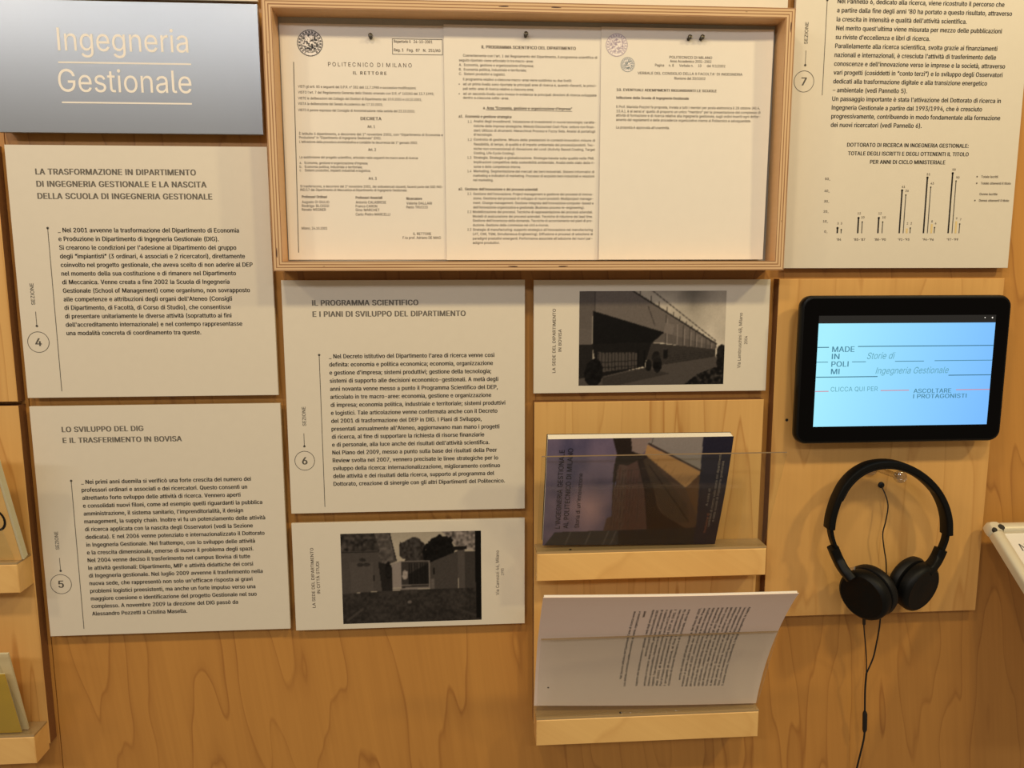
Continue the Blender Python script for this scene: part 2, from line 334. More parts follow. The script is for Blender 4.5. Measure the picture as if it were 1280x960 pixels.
# ------------------------------------------------------------------ text
# Letter outlines of a plain grotesque: character, advance, then its contours (x y pairs, 1/1000 em, / between contours).
GLYPHS = r"""
! 196 67 160 63 509 132 509 128 160/98 -4 81 -1 66 9 56 24 52 41 56 58 66 73 81 83 98 86 116 83 130 73 140 58 143 41 140 24 130 9 116 -1
" 321 78 318 70 509 136 509 128 318/193 318 185 509 250 509 243 318
# 440 242 0 326 509 377 509 294 0/10 140 19 192 400 192 391 140/64 0 147 509 198 509 115 0/40 316 49 368 429 368 421 316
% 676 175 283 146 286 121 297 101 314 86 335 78 360 75 388 75 412 78 440 87 464 101 486 121 503 146 513 175 517 206 513 230 503 250 486 264 464 273 440 276 412 276 388 273 360 264 335 250 314 230 297 205 286/175 327 198 332 212 346 221 365 223 388 223 412 213 454 198 468 175 473 153 468 138 454 130 435 127 412 127 388 130 365 138 346 153 332/501 -10 471 -6 446 5 426 21 412 43 403 68 400 95 400 120 403 147 412 172 427 194 447 210 471 221 501 225 531 221 556 210 576 194 590 172 598 147 601 120 601 95 598 68 589 43 575 21 555 5 531 -6/501 35 523 39 538 53 546 73 549 95 549 120 538 162 524 176 501 180 479 176 464 162 456 142 453 120 453 95 455 73 464 53 479 39/132 0 482 509 540 509 191 0
& 448 197 -7 150 -2 110 12 78 34 54 62 39 96 34 133 37 163 47 189 85 235 140 279 216 335 237 352 255 375 262 405 258 427 245 445 226 457 201 461 168 453 145 431 137 399 145 363 169 327 204 284 438 0 364 0 171 231 121 293 87 344 78 370 75 398 79 430 91 458 109 481 134 499 165 510 200 513 235 510 266 499 290 482 308 459 320 433 324 404 315 362 291 325 256 293 154 217 110 174 100 154 97 131 100 108 109 87 124 70 143 57 166 49 193 46 223 50 251 59 301 95 321 121 336 151 346 186 349 224 408 224 405 180 397 144 371 92 345 62 333 47 305 23 271 7 234 -3
' 206 78 318 70 509 136 509 128 318
( 273 89 207 101 324 132 441 177 539 236 539 191 428 161 313 151 207 160 115 188 16 236 -96 177 -96 139 -21 111 55 95 131
) 273 37 -96 86 18 113 116 122 207 112 313 82 428 37 539 97 539 142 441 173 323 184 207 178 130 161 53 134 -22 97 -96
* 453 201 223 206 331 114 272 89 315 186 365 89 415 114 459 206 400 201 509 250 509 246 400 337 459 362 415 266 365 362 315 337 272 246 331 250 223
+ 453 198 34 198 364 255 364 255 34/61 172 61 226 391 226 391 172
, 188 38 -119 68 71 137 71 84 -119
- 453 337 244 337 188 114 188 114 244
. 188 95 -4 78 -1 63 9 53 24 50 41 53 59 63 73 78 83 95 87 113 83 128 73 138 59 141 41 138 24 128 9 113 -1
/ 249 235 533 71 -76 14 -76 178 533
0 453 227 -7 174 1 130 24 95 62 69 113 53 178 48 254 53 330 69 395 95 447 130 484 174 508 227 516 279 508 323 484 358 447 384 395 400 330 405 254 400 178 384 113 359 62 323 24 279 1/227 50 261 56 290 74 313 103 330 144 340 194 344 254 340 314 330 365 313 405 290 435 261 453 227 460 192 453 163 435 140 405 123 365 113 314 109 254 113 194 123 144 140 103 163 74 192 56
1 453 76 0 76 55 391 55 391 0/276 509 276 0 212 0 212 448 209 448 86 358 86 427 198 509
2 453 64 0 64 47 234 229 282 282 311 327 320 371 317 397 308 419 293 436 273 449 224 460 196 457 172 447 153 433 139 413 130 390 127 362 66 362 71 405 86 442 111 473 143 496 182 511 225 516 268 511 306 497 337 474 361 445 376 411 381 372 371 318 336 259 267 180 153 60 153 57 389 57 389 0
3 453 218 -7 173 -3 133 10 98 30 70 57 52 91 44 132 109 132 115 107 126 87 144 71 165 59 219 50 275 61 297 74 315 93 325 116 329 145 326 172 316 196 299 217 275 234 242 244 201 248 157 248 157 299 288 448 288 452 70 452 70 509 372 509 372 461 211 278 211 289 264 288 308 276 344 253 371 222 387 186 393 145 387 103 370 66 344 36 309 12 266 -2
4 453 40 105 40 158 247 509 311 509 109 166 109 163 413 163 413 105/282 0 282 121 282 146 282 318 343 318 343 0
5 453 221 -7 178 -2 140 11 108 32 83 60 66 93 60 130 122 130 127 108 138 89 173 60 221 50 250 53 276 64 298 82 314 104 324 131 328 162 324 193 314 221 297 244 275 262 248 273 218 277 167 268 128 246 67 253 96 509 366 509 366 452 151 452 134 301 136 301 178 325 229 334 263 330 294 321 321 306 345 285 364 260 379 231 388 199 391 163 385 117 369 76 343 41 309 15 268 -1
6 453 226 -7 182 -1 142 15 109 40 84 74 69 115 64 162 68 199 80 239 137 340 252 509 322 509 151 261 145 261 165 288 196 307 235 314 278 309 316 295 346 271 370 240 384 201 389 157 384 112 368 73 343 39 310 14 271 -2/226 48 254 52 279 63 299 79 314 101 324 128 327 157 324 187 314 213 299 235 279 251 254 262 226 265 198 262 174 252 153 235 138 214 128 188 125 158 128 128 138 102 153 79 174 63 198 52
7 453 97 0 323 448 323 452 62 452 62 509 391 509 391 449 165 0
8 453 226 -7 178 -2 136 11 101 33 74 62 57 96 52 135 55 166 65 195 81 220 101 241 125 256 153 265 153 267 119 282 93 308 76 342 70 380 75 417 90 450 114 477 146 498 184 511 226 516 269 511 306 498 337 477 361 450 377 417 382 380 376 342 359 308 333 282 300 267 300 265 327 256 351 241 372 220 387 195 397 166 401 135 395 96 378 62 352 33 317 11 275 -2/226 49 258 52 285 60 307 74 323 91 333 113 337 139 333 165 322 189 305 208 283 223 256 232 226 235 196 232 169 223 147 208 130 189 119 165 115 139 119 113 129 91 145 74 167 60 195 52/226 290 274 300 293 313 307 330 316 351 319 376 316 399 308 420 294 437 275 449 226 460 177 449 159 437 145 420 136 399 133 376 136 351 145 330 159 313 178 300
9 453 226 516 271 510 310 494 343 468 368 434 384 393 389 347 385 309 373 270 315 168 200 0 130 0 301 248 307 248 287 221 257 202 218 195 175 199 137 214 106 237 83 269 68 307 64 352 69 397 85 436 110 469 143 494 182 510/226 460 199 457 174 446 154 429 138 407 129 381 125 352 129 322 138 295 154 274 174 257 199 247 226 243 254 247 279 257 299 273 314 295 324 321 327 350 324 381 314 407 299 429 279 446 254 457
: 188 95 -4 78 -1 63 9 53 24 50 41 53 59 63 73 78 83 95 87 113 83 128 73 138 59 141 41 138 24 128 9 113 -1/95 271 78 274 63 284 53 299 50 316 53 334 63 349 78 359 95 362 113 359 128 349 138 334 141 316 138 299 128 284 113 274
; 188 38 -119 68 71 137 71 84 -119/103 271 86 274 71 284 61 299 58 316 61 334 71 349 86 359 103 362 121 359 136 349 146 334 149 316 146 299 136 284 121 274
< 453 65 178 65 220 388 383 388 316 142 200 144 204 144 194 142 198 388 81 388 15
= 453 72 245 72 301 381 301 381 245/72 97 72 153 381 153 381 97
> 453 387 178 65 15 65 81 310 198 308 194 308 204 310 200 65 316 65 383 387 220
@ 676 355 -135 284 -130 221 -114 167 -88 122 -53 87 -8 61 46 45 109 40 179 46 248 61 309 87 363 123 408 167 444 220 470 281 486 349 492 415 486 472 469 522 442 562 407 594 366 617 319 631 268 635 215 631 142 615 76 599 49 579 28 551 15 517 11 476 17 441 36 429 50 423 68 420 68 408 48 388 30 361 17 326 13 285 18 251 35 224 62 204 96 192 137 188 182 193 226 207 265 228 297 257 322 291 338 330 343 360 340 385 331 416 306 419 306 419 335 474 335 474 110 476 91 485 74 499 63 518 59 540 63 557 76 568 97 576 127 581 215 577 259 567 301 548 339 523 373 490 402 450 424 402 438 347 442 292 438 242 424 199 402 164 372 135 334 115 289 102 236 98 178 102 119 115 66 135 21 165 -17 201 -46 246 -68 298 -81 357 -85 412 -80 458 -69 489 -59 504 -107 464 -120 411 -131/329 65 359 68 382 78 400 95 412 118 422 185 419 221 411 249 399 269 381 282 331 292 305 288 283 277 265 260 252 239 242 185 251 125 262 101 279 81 301 69
A 480 16 0 201 509 276 509 463 0 395 0 287 302 264 372 232 478 245 478 213 371 191 302 85 0/110 142 110 199 370 199 370 142
B 456 60 0 60 509 241 509 289 504 329 491 359 469 381 442 394 410 398 374 395 344 387 320 356 286 315 267 315 262 339 257 363 245 385 227 402 203 414 173 418 136 413 100 400 67 377 39 344 18 301 4 247 0/125 57 245 57 296 63 330 80 349 105 355 137 352 161 342 184 327 203 306 218 279 228 248 231 125 231/125 285 238 285 288 296 308 309 323 326 333 348 336 372 330 403 313 429 283 446 240 452 125 452
C 510 267 -7 205 1 150 25 104 63 70 115 48 179 40 254 48 329 70 393 104 445 150 484 205 508 267 516 340 504 373 490 402 471 427 447 448 418 463 385 473 348 408 348 389 395 357 428 315 449 267 456 223 450 184 432 150 403 125 364 109 314 103 254 109 194 125 145 151 105 184 76 223 59 267 53 315 60 357 81 389 114 408 160 473 160 463 124 448 91 428 62 402 38 373 19 341 5 305 -4
D 502 219 0 96 0 96 57 215 57 272 63 318 81 354 110 379 149 394 198 399 255 394 312 379 361 354 399 320 428 275 446 221 452 93 452 93 509 225 509 294 501 353 478 399 441 433 391 455 329 462 255 455 181 433 119 398 68 351 31 291 8/125 509 125 0 60 0 60 509
E 419 60 0 60 509 372 509 372 452 125 452 125 286 355 286 355 229 125 229 125 57 375 57 375 0
F 410 60 0 60 509 369 509 369 452 125 452 125 278 346 278 346 221 125 221 125 0
G 520 269 -7 205 1 149 25 104 64 69 116 47 179 40 254 47 329 69 393 103 445 149 484 203 508 265 516 304 513 340 504 374 489 403 469 429 445 449 416 465 384 474 349 408 349 387 393 356 427 315 448 265 456 222 450 183 432 150 404 125 364 109 314 103 254 109 194 125 145 151 105 184 76 224 59 269 53 309 57 345 71 374 93 396 123 410 160 412 199 283 199 283 256 478 256 478 200 471 141 451 91 419 50 377 19 326 0
H 517 60 0 60 509 125 509 125 289 392 289 392 509 457 509 457 0 392 0 392 232 125 232 125 0
I 190 62 0 128 0 128 509 62 509
J 396 185 -7 124 3 75 33 44 81 33 145 33 173 98 173 98 145 104 104 122 74 149 56 185 50 220 56 248 74 266 104 272 145 272 509 336 509 336 145 326 81 294 33 246 3
K 467 104 145 104 216 139 261 174 303 212 344 364 509 448 509 231 276 228 276/60 0 60 509 125 509 125 334 124 225 125 193 125 0/372 0 188 259 228 309 449 0
L 393 60 0 60 509 125 509 125 57 361 57 361 0
M 628 60 0 60 509 152 509 277 187 287 159 299 123 311 84 322 49 307 49 318 83 330 121 342 158 352 187 476 509 568 509 568 0 504 0 504 291 504 327 505 369 506 413 507 457 513 457 498 409 482 363 467 322 456 291 342 0 286 0 170 291 159 321 145 361 129 408 112 457 119 457 120 416 121 372 122 328 122 291 122 0
N 523 60 0 60 509 136 509 343 183 363 151 388 107 414 55 405 54 401 108 399 157 399 195 399 509 463 509 463 0 387 0 202 290 177 331 148 381 108 452 119 454 122 384 124 328 125 291 125 0
O 533 267 -7 205 1 150 25 105 63 70 115 48 179 40 254 48 329 70 393 105 445 150 484 205 508 267 516 329 508 384 484 429 445 464 393 486 329 493 254 486 179 464 115 429 63 384 25 329 1/267 53 310 59 349 76 383 105 408 144 425 194 430 254 425 314 408 365 383 404 349 433 310 450 267 456 223 450 184 433 151 404 125 364 109 314 103 254 109 194 125 144 151 105 184 76 223 59
P 445 60 0 60 509 235 509 289 503 332 487 366 462 390 430 404 391 409 348 404 304 390 265 366 233 332 207 289 191 235 186 126 186 126 242 233 242 269 246 297 256 318 272 333 294 342 319 344 348 342 376 333 402 318 423 297 439 268 449 232 452 125 452 125 0
Q 533 245 159 313 159 369 85 384 65 468 -48 401 -48 346 27 331 46/267 -7 205 1 150 25 105 63 70 115 48 179 40 254 48 329 70 393 105 445 150 484 205 508 267 516 329 508 384 484 429 445 464 393 486 329 493 254 486 179 464 115 429 63 384 25 329 1/267 53 310 59 349 76 383 105 408 144 425 194 430 254 425 314 408 365 383 404 349 433 310 450 267 456 223 450 184 433 151 404 125 364 109 314 103 254 109 194 125 144 151 105 184 76 223 59
R 449 60 0 60 509 236 509 290 504 333 489 367 465 390 433 405 395 409 352 405 309 390 271 367 240 333 217 289 203 236 198 126 198 126 255 234 255 269 258 298 267 319 281 334 300 342 324 345 352 342 380 334 405 319 425 298 440 269 449 233 452 125 452 125 0/353 0 230 229 303 229 428 0
S 447 224 -9 172 -4 128 9 91 31 64 60 46 96 38 137 104 137 110 110 123 88 142 71 166 59 224 49 257 52 286 60 311 74 329 92 341 114 346 139 342 161 332 179 296 205 245 222 184 239 128 260 86 289 60 326 52 372 58 413 75 448 102 476 138 498 180 511 227 516 275 511 316 498 351 476 377 449 394 415 401 378 337 378 326 412 302 437 267 453 225 459 194 456 167 448 145 435 129 418 118 398 115 376 119 352 131 334 169 308 212 293 264 279 312 264 359 238 395 198 405 171 408 139 403 99 386 64 360 34 323 11 278 -4
T 449 32 452 32 509 417 509 417 452 257 452 257 0 193 0 193 452
U 517 259 -8 203 -2 154 15 114 43 85 80 66 124 60 173 60 509 124 509 124 178 128 144 141 113 160 87 187 68 220 56 259 52 298 56 331 68 357 87 377 113 389 144 393 178 393 509 457 509 457 173 451 124 433 80 403 43 363 15 315 -2
V 480 204 0 16 509 84 509 192 206 215 137 248 31 235 31 267 138 290 206 395 509 463 509 278 0
W 686 155 0 16 509 82 509 163 196 175 145 187 94 197 40 189 40 200 94 211 145 224 196 306 509 380 509 462 196 474 145 486 94 497 40 488 40 499 94 510 145 523 196 603 509 670 509 530 0 455 0 368 323 351 391 336 475 350 475 335 395 318 323 230 0
X 474 18 0 217 284 217 236 29 509 104 509 178 400 204 361 223 329 243 292 232 292 252 329 272 361 298 400 374 509 446 509 259 239 259 287 456 0 382 0 292 129 268 165 250 195 230 231 244 231 225 196 206 166 182 129 91 0
Y 472 203 0 203 208 16 509 91 509 192 344 222 292 250 230 224 230 251 293 280 344 381 509 455 509 268 208 268 0
Z 438 42 0 42 46 273 385 306 431 341 476 348 454 285 452 223 452 40 452 40 509 397 509 397 462 169 129 134 81 97 33 90 54 152 57 214 57 399 57 399 0
[ 273 101 -96 101 539 236 539 236 487 160 487 160 -44 236 -44 236 -96
] 273 37 -96 37 -44 113 -44 113 487 37 487 37 539 172 539 172 -96
^ 327 154 464 172 464 172 439 154 439/27 278 129 493 197 493 300 278 240 278 161 449 166 449 88 278
_ 319 319 0 319 -56 0 -56 0 0
a 389 160 -9 126 -5 94 5 68 22 48 45 35 73 30 108 34 138 43 161 58 179 78 193 125 211 178 220 234 227 265 235 273 243 276 255 276 257 267 297 240 322 196 331 149 322 118 301 100 274 41 291 57 322 79 346 104 364 133 375 194 384 239 379 286 360 306 343 322 320 333 290 337 251 337 0 277 0 277 52 272 52 252 25 215 1/170 45 202 49 228 59 248 74 263 93 272 115 276 138 276 190 259 182 231 176 200 171 175 168 134 159 103 139 95 124 92 105 102 72 130 52
b 424 229 -8 198 -5 172 4 138 31 118 59 112 59 112 0 53 0 53 509 114 509 114 319 118 319 137 346 171 373 197 381 229 384 274 378 313 361 345 332 370 293 385 245 390 189 385 133 370 84 346 45 313 16 274 -2/220 47 253 51 279 66 301 88 316 117 325 151 328 189 325 227 316 261 301 290 280 311 253 325 220 330 188 325 161 312 140 291 125 263 116 229 113 189 116 150 125 115 140 86 162 65 188 51
c 396 207 -8 159 -2 117 16 82 46 56 85 40 133 34 187 40 243 56 291 82 330 117 360 159 378 207 384 260 377 305 356 340 322 362 277 303 262 290 289 270 311 242 325 207 330 173 325 145 310 124 287 108 258 99 224 96 187 99 151 108 117 124 89 145 66 173 51 207 46 243 52 271 66 292 89 304 117 363 102 341 56 306 21 261 -1
d 424 195 -8 151 -2 111 16 79 45 55 84 39 133 34 189 39 245 55 293 79 332 112 361 151 378 196 384 228 381 253 373 287 346 306 319 311 319 311 509 372 509 372 0 313 0 313 59 307 59 287 31 252 4 227 -5/205 47 236 51 263 65 284 86 299 115 309 150 312 189 309 229 300 263 284 291 263 312 237 325 205 330 172 325 145 311 124 290 108 261 99 227 96 189 99 151 109 117 124 88 145 66 172 51
e 404 212 -8 161 -2 117 16 82 46 56 85 40 132 34 187 39 242 55 290 81 329 115 359 157 378 205 384 266 374 294 361 319 341 341 315 357 282 368 242 371 194 371 169 98 169 98 221 309 221 307 237 298 269 283 294 263 314 237 326 205 330 173 326 146 313 125 294 109 270 99 241 96 211 96 178 100 139 110 106 128 80 151 61 179 50 212 46 254 53 285 73 306 105 365 91 353 63 335 39 311 19 283 4 249 -5
f 254 228 379 228 327 6 327 6 379/81 0 81 432 84 461 96 486 113 505 135 519 187 530 222 527 243 521 227 468 215 472 195 474 171 470 154 460 145 443 142 419 142 0
g 425 207 -151 168 -148 134 -140 82 -110 51 -69 101 -41 122 -66 154 -88 207 -97 249 -92 282 -75 304 -47 311 -6 311 68 306 68 287 41 252 16 227 8 195 5 152 10 113 27 80 53 55 90 39 136 34 191 39 246 55 293 80 332 112 361 152 378 196 384 228 382 253 373 288 346 308 319 313 319 313 379 372 379 372 -9 367 -54 350 -90 324 -117 291 -136 251 -147/205 59 237 63 264 75 285 95 300 121 309 154 312 193 309 231 300 264 285 291 264 312 237 325 205 330 172 325 145 312 124 290 109 262 99 229 96 193 99 155 109 123 124 96 145 76 172 63
h 410 114 227 114 0 53 0 53 509 114 509 114 287 102 287 124 332 152 362 187 379 227 384 264 380 295 369 321 349 341 321 353 285 357 240 357 0 296 0 296 235 290 275 273 304 246 323 210 329 184 326 161 317 141 303 126 283 117 257
i 167 53 0 53 379 114 379 114 0/84 443 67 446 54 455 44 468 41 483 44 499 54 512 67 521 84 524 100 521 114 512 123 499 126 483 123 468 114 455 100 446
j 167 53 379 114 379 114 -30 111 -63 102 -90 86 -113 65 -129 37 -139 4 -143 -10 -143 -10 -87 2 -87 25 -83 40 -72 50 -54 53 -29/83 443 67 446 53 455 44 468 41 483 44 499 53 512 67 521 83 524 100 521 114 512 123 499 126 483 123 468 114 455 100 446
k 381 110 137 110 212 121 212 284 379 360 379 184 199 177 199/53 0 53 509 114 509 114 0/294 0 148 186 191 229 372 0
l 189 139 -2 101 3 74 20 58 47 53 84 53 509 114 509 114 99 120 62 130 54 146 52 160 53 170 54 181 3 162 -1
m 610 53 0 53 379 112 379 112 295 108 295 118 323 132 346 172 376 219 386 257 380 287 361 309 331 321 295 312 295 322 321 337 343 381 375 437 386 468 383 497 372 522 354 541 328 553 296 557 255 557 0 496 0 496 254 490 289 473 313 447 326 419 330 395 328 374 320 345 290 335 247 335 0 274 0 274 260 269 288 253 311 229 326 199 330 158 320 140 307 126 289 117 266 114 238 114 0
n 410 114 227 114 0 53 0 53 379 112 379 112 287 102 287 124 332 152 362 187 379 227 384 264 380 295 369 321 349 341 321 353 285 357 240 357 0 296 0 296 235 290 275 273 304 246 323 210 329 184 326 161 317 141 303 126 283 117 257
o 415 207 -8 159 -2 117 16 82 46 56 85 40 133 34 187 40 243 56 291 82 330 117 360 159 378 207 384 256 378 299 360 333 330 359 291 376 243 381 187 376 133 359 85 333 46 299 16 256 -2/207 46 242 51 270 66 292 89 307 117 316 151 319 187 316 224 307 258 292 287 270 310 242 325 207 330 173 325 145 310 124 287 108 258 99 224 96 187 99 151 108 117 124 89 145 66 173 51
p 424 53 -143 53 379 112 379 112 319 118 319 137 346 171 373 197 381 229 384 274 378 313 361 345 332 370 293 385 245 390 189 385 133 370 84 346 45 313 16 274 -2 229 -8 198 -5 173 4 138 31 118 59 114 59 114 -143/220 47 253 51 279 66 301 88 316 117 325 151 328 189 325 227 316 261 301 290 280 311 253 325 220 330 188 325 161 312 140 291 125 263 116 229 113 189 116 150 125 115 140 86 162 65 188 51
q 424 372 -143 311 -143 311 59 306 59 287 31 252 4 227 -5 195 -8 151 -2 111 16 79 45 55 84 39 133 34 189 39 245 55 293 79 332 112 361 151 378 196 384 228 381 253 373 287 346 307 319 313 319 313 379 372 379/205 47 236 51 263 65 284 86 299 115 309 150 312 189 309 229 300 263 284 291 263 312 237 325 205 330 172 325 145 311 124 290 108 261 99 227 96 189 99 151 109 117 124 88 145 66 172 51
r 259 53 0 53 379 112 379 112 321 115 321 130 347 152 367 181 380 213 385 229 384 243 384 243 322 230 324 207 326 182 323 159 315 140 301 126 284 117 262 114 237 114 0
s 365 182 -8 145 -5 112 3 84 18 62 38 45 63 36 94 94 107 105 79 124 60 150 49 181 45 217 50 244 62 262 81 268 103 265 121 254 136 237 147 212 155 149 170 104 186 72 208 53 237 47 274 51 305 65 332 87 354 115 370 149 381 187 384 223 381 254 372 279 358 299 339 324 290 268 277 258 298 243 316 219 328 187 333 156 329 131 317 114 299 109 277 112 258 124 243 172 223 229 209 275 194 306 171 325 142 331 107 326 75 312 47 290 24 260 6 223 -5
t 227 204 379 204 327 6 327 6 379/65 471 126 471 126 98 128 76 136 61 150 53 170 50 185 51 202 54 213 2 192 -3 168 -4 125 2 92 21 72 52 65 93
u 410 182 -5 146 -1 115 11 89 31 69 59 57 95 53 139 53 379 114 379 114 144 119 105 137 75 164 56 200 50 226 53 249 62 268 77 283 97 293 122 296 153 296 379 357 379 357 0 298 0 298 92 307 92 286 47 257 17 222 0
v 389 163 0 17 379 84 379 165 155 187 87 206 21 184 21 203 87 224 155 305 379 371 379 226 0
w 567 138 0 23 379 87 379 133 214 154 137 175 41 165 41 186 135 206 214 252 379 316 379 362 214 382 136 402 41 391 41 413 135 434 214 480 379 545 379 429 0 368 0 319 172 305 225 291 280 277 338 291 338 277 280 263 225 248 172 199 0
x 379 21 0 171 218 171 171 29 379 100 379 147 306 179 253 207 206 175 206 202 253 233 306 282 379 352 379 209 169 209 214 358 0 287 0 231 85 200 136 173 182 205 182 178 136 148 85 91 0
y 389 47 -139 61 -86 71 -87 104 -89 130 -74 151 -36 163 -1 17 379 84 379 165 155 187 87 206 21 184 21 202 87 224 155 305 379 371 379 204 -58 177 -107 139 -136 91 -145 65 -143
z 380 42 0 42 46 254 320 254 323 48 323 48 379 333 379 333 331 126 60 126 56 339 56 339 0
{ 273 30 219 30 252 65 257 88 270 100 293 104 327 104 406 111 466 133 507 151 521 174 531 236 539 236 488 200 483 177 468 165 442 161 405 161 307 156 271 136 244 96 226/236 -96 174 -88 151 -78 133 -64 111 -23 104 38 104 116 100 151 88 174 65 187 30 191 30 224 96 218 136 199 156 171 161 136 161 39 165 1 177 -25 200 -40 236 -45/30 191 30 253 90 253 90 191
} 273 243 219 177 226 137 244 118 271 112 307 112 405 108 442 96 468 74 483 37 488 37 539 99 531 122 521 139 507 162 466 169 406 169 327 173 293 185 270 208 257 243 252/37 -96 37 -45 74 -40 96 -25 108 1 112 39 112 136 118 171 137 199 177 218 243 224 243 191 208 187 185 173 173 150 169 116 169 38 162 -23 139 -64 122 -78 99 -88/243 191 182 191 182 253 243 252
° 316 158 283 128 287 101 298 77 316 59 340 47 367 43 397 47 428 59 455 77 479 101 497 128 509 158 513 188 509 216 497 239 479 257 455 269 428 273 397 269 367 257 340 239 316 216 298 188 287/158 334 190 343 213 366 222 397 213 430 190 453 158 462 126 453 103 430 95 397 103 366 126 343
À 480 16 0 201 509 276 509 463 0 395 0 287 302 264 372 232 478 245 478 213 371 191 302 85 0/110 142 110 199 370 199 370 142/216 558 150 659 218 659 266 558
È 419 60 0 60 509 372 509 372 452 125 452 125 286 355 286 355 229 125 229 125 57 375 57 375 0/194 558 128 659 196 659 244 558
à 389 160 -9 126 -5 94 5 68 22 48 45 35 73 30 108 34 138 43 161 58 179 78 193 125 211 178 220 234 227 265 235 273 243 276 255 276 257 267 297 240 322 196 331 149 322 118 301 100 274 41 291 57 322 79 346 104 364 133 375 194 384 239 379 286 360 306 343 322 320 333 290 337 251 337 0 277 0 277 52 272 52 252 25 215 1/170 45 202 49 228 59 248 74 263 93 272 115 276 138 276 190 259 182 231 176 200 171 175 168 134 159 103 139 95 124 92 105 102 72 130 52/165 429 99 529 168 529 215 429
è 404 212 -8 161 -2 117 16 82 46 56 85 40 132 34 187 39 242 55 290 81 329 115 359 157 378 205 384 266 374 294 361 319 341 341 315 357 282 368 242 371 194 371 169 98 169 98 221 309 221 307 237 298 269 283 294 263 314 237 326 205 330 173 326 146 313 125 294 109 270 99 241 96 211 96 178 100 139 110 106 128 80 151 61 179 50 212 46 254 53 285 73 306 105 365 91 353 63 335 39 311 19 283 4 249 -5/180 429 114 529 182 529 230 429
ì 167 53 0 53 379 114 379 114 0/59 429 -6 529 62 529 110 429
ò 415 207 -8 159 -2 117 16 82 46 56 85 40 133 34 187 40 243 56 291 82 330 117 360 159 378 207 384 256 378 299 360 333 330 359 291 376 243 381 187 376 133 359 85 333 46 299 16 256 -2/207 46 242 51 270 66 292 89 307 117 316 151 319 187 316 224 307 258 292 287 270 310 242 325 207 330 173 325 145 310 124 287 108 258 99 224 96 187 99 151 108 117 124 89 145 66 173 51/183 429 117 529 186 529 234 429
– 350 350 244 350 188 0 188 0 244
’ 177 52 318 82 509 151 509 98 318
“ 300 52 318 104 509 151 509 121 318/175 318 228 509 274 509 244 318
” 300 52 318 82 509 151 509 98 318/175 318 205 509 274 509 222 318
• 389 194 93 166 96 139 107 117 124 100 147 89 173 85 202 89 231 100 257 117 279 139 296 166 307 194 311 223 307 249 296 272 279 289 257 300 231 304 202 300 173 289 147 272 124 249 107 223 96
"""
KS = 0.69 / 509.0
_adv, _cont, _gm, _cache = {}, {}, {}, {}
for _l in GLYPHS.strip('\n').split('\n'):
    _h = _l[2:].split(' ', 1); _adv[_l[0]] = int(_h[0]) * KS
    _cont[_l[0]] = [np.array([int(q) for q in k.split()], float).reshape(-1, 2) * KS for k in _h[1].split('/')]
_adv[' '] = 205 * KS
def glyph(c):
    """One letter, filled: (points with a layer number, faces). Crossing strokes are filled one by one, a hair apart in depth."""
    if c not in _gm:
        ar = lambda k: 0.5 * float(np.sum(k[:, 0] * np.roll(k[:, 1], -1) - np.roll(k[:, 0], -1) * k[:, 1]))
        ks = _cont[c]; sg = math.copysign(1, ar(max(ks, key=lambda k: abs(ar(k)))))
        V, F, n = [], [], 0
        for k in ks:
            if ar(k) * sg < 0: continue
            lo, hi = k.min(0), k.max(0)
            hs = [h for h in ks if ar(h) * sg < 0 and (h.min(0) > lo).all() and (h.max(0) < hi).all()]
            cu = bpy.data.curves.new('letter', 'CURVE'); cu.dimensions = '2D'; cu.fill_mode = 'FRONT'
            for q in [k] + hs:
                sp = cu.splines.new('POLY'); sp.points.add(len(q) - 1); sp.use_cyclic_u = True
                sp.points.foreach_set('co', np.c_[q, np.zeros(len(q)), np.ones(len(q))].ravel())
            o = bpy.data.objects.new('letter', cu); C.objects.link(o); bpy.context.view_layer.update()
            me = bpy.data.meshes.new_from_object(o.evaluated_get(bpy.context.evaluated_depsgraph_get()))
            v = np.zeros(len(me.vertices) * 3); me.vertices.foreach_get('co', v)
            v = v.reshape(-1, 3).copy(); v[:, 2] = len(V); V.append(v); F += [tuple(n + i for i in p.vertices) for p in me.polygons]; n += len(me.vertices)
            bpy.data.objects.remove(o); bpy.data.curves.remove(cu); bpy.data.meshes.remove(me)
        _gm[c] = (np.vstack(V), F)
    return _gm[c]
def glyphs(s, bold=0.0, shear=0.0, res=2, sp=1.0):
    """A line of letters one em high; bold prints each letter twice, a little apart."""
    key = (s, bold, shear, sp)
    if key not in _cache:
        V, F, x, n = [], [], 0.0, 0
        for c in s:
            if c != ' ' and c in _cont:
                v, f = glyph(c)
                for ly, dx in enumerate((-bold, bold) if bold > 0.003 else (0.0,)):
                    q = v + (x + dx, 0, 3 * ly); q[:, 0] += q[:, 1] * shear; V.append(q); F += [tuple(n + i for i in k) for k in f]; n += len(v)
            x += (_adv.get(c, 0.3) + 0.6 * max(bold, 0)) * (sp if sp != 1 else 1)
        _cache[key] = (np.vstack(V), F)
    return _cache[key]

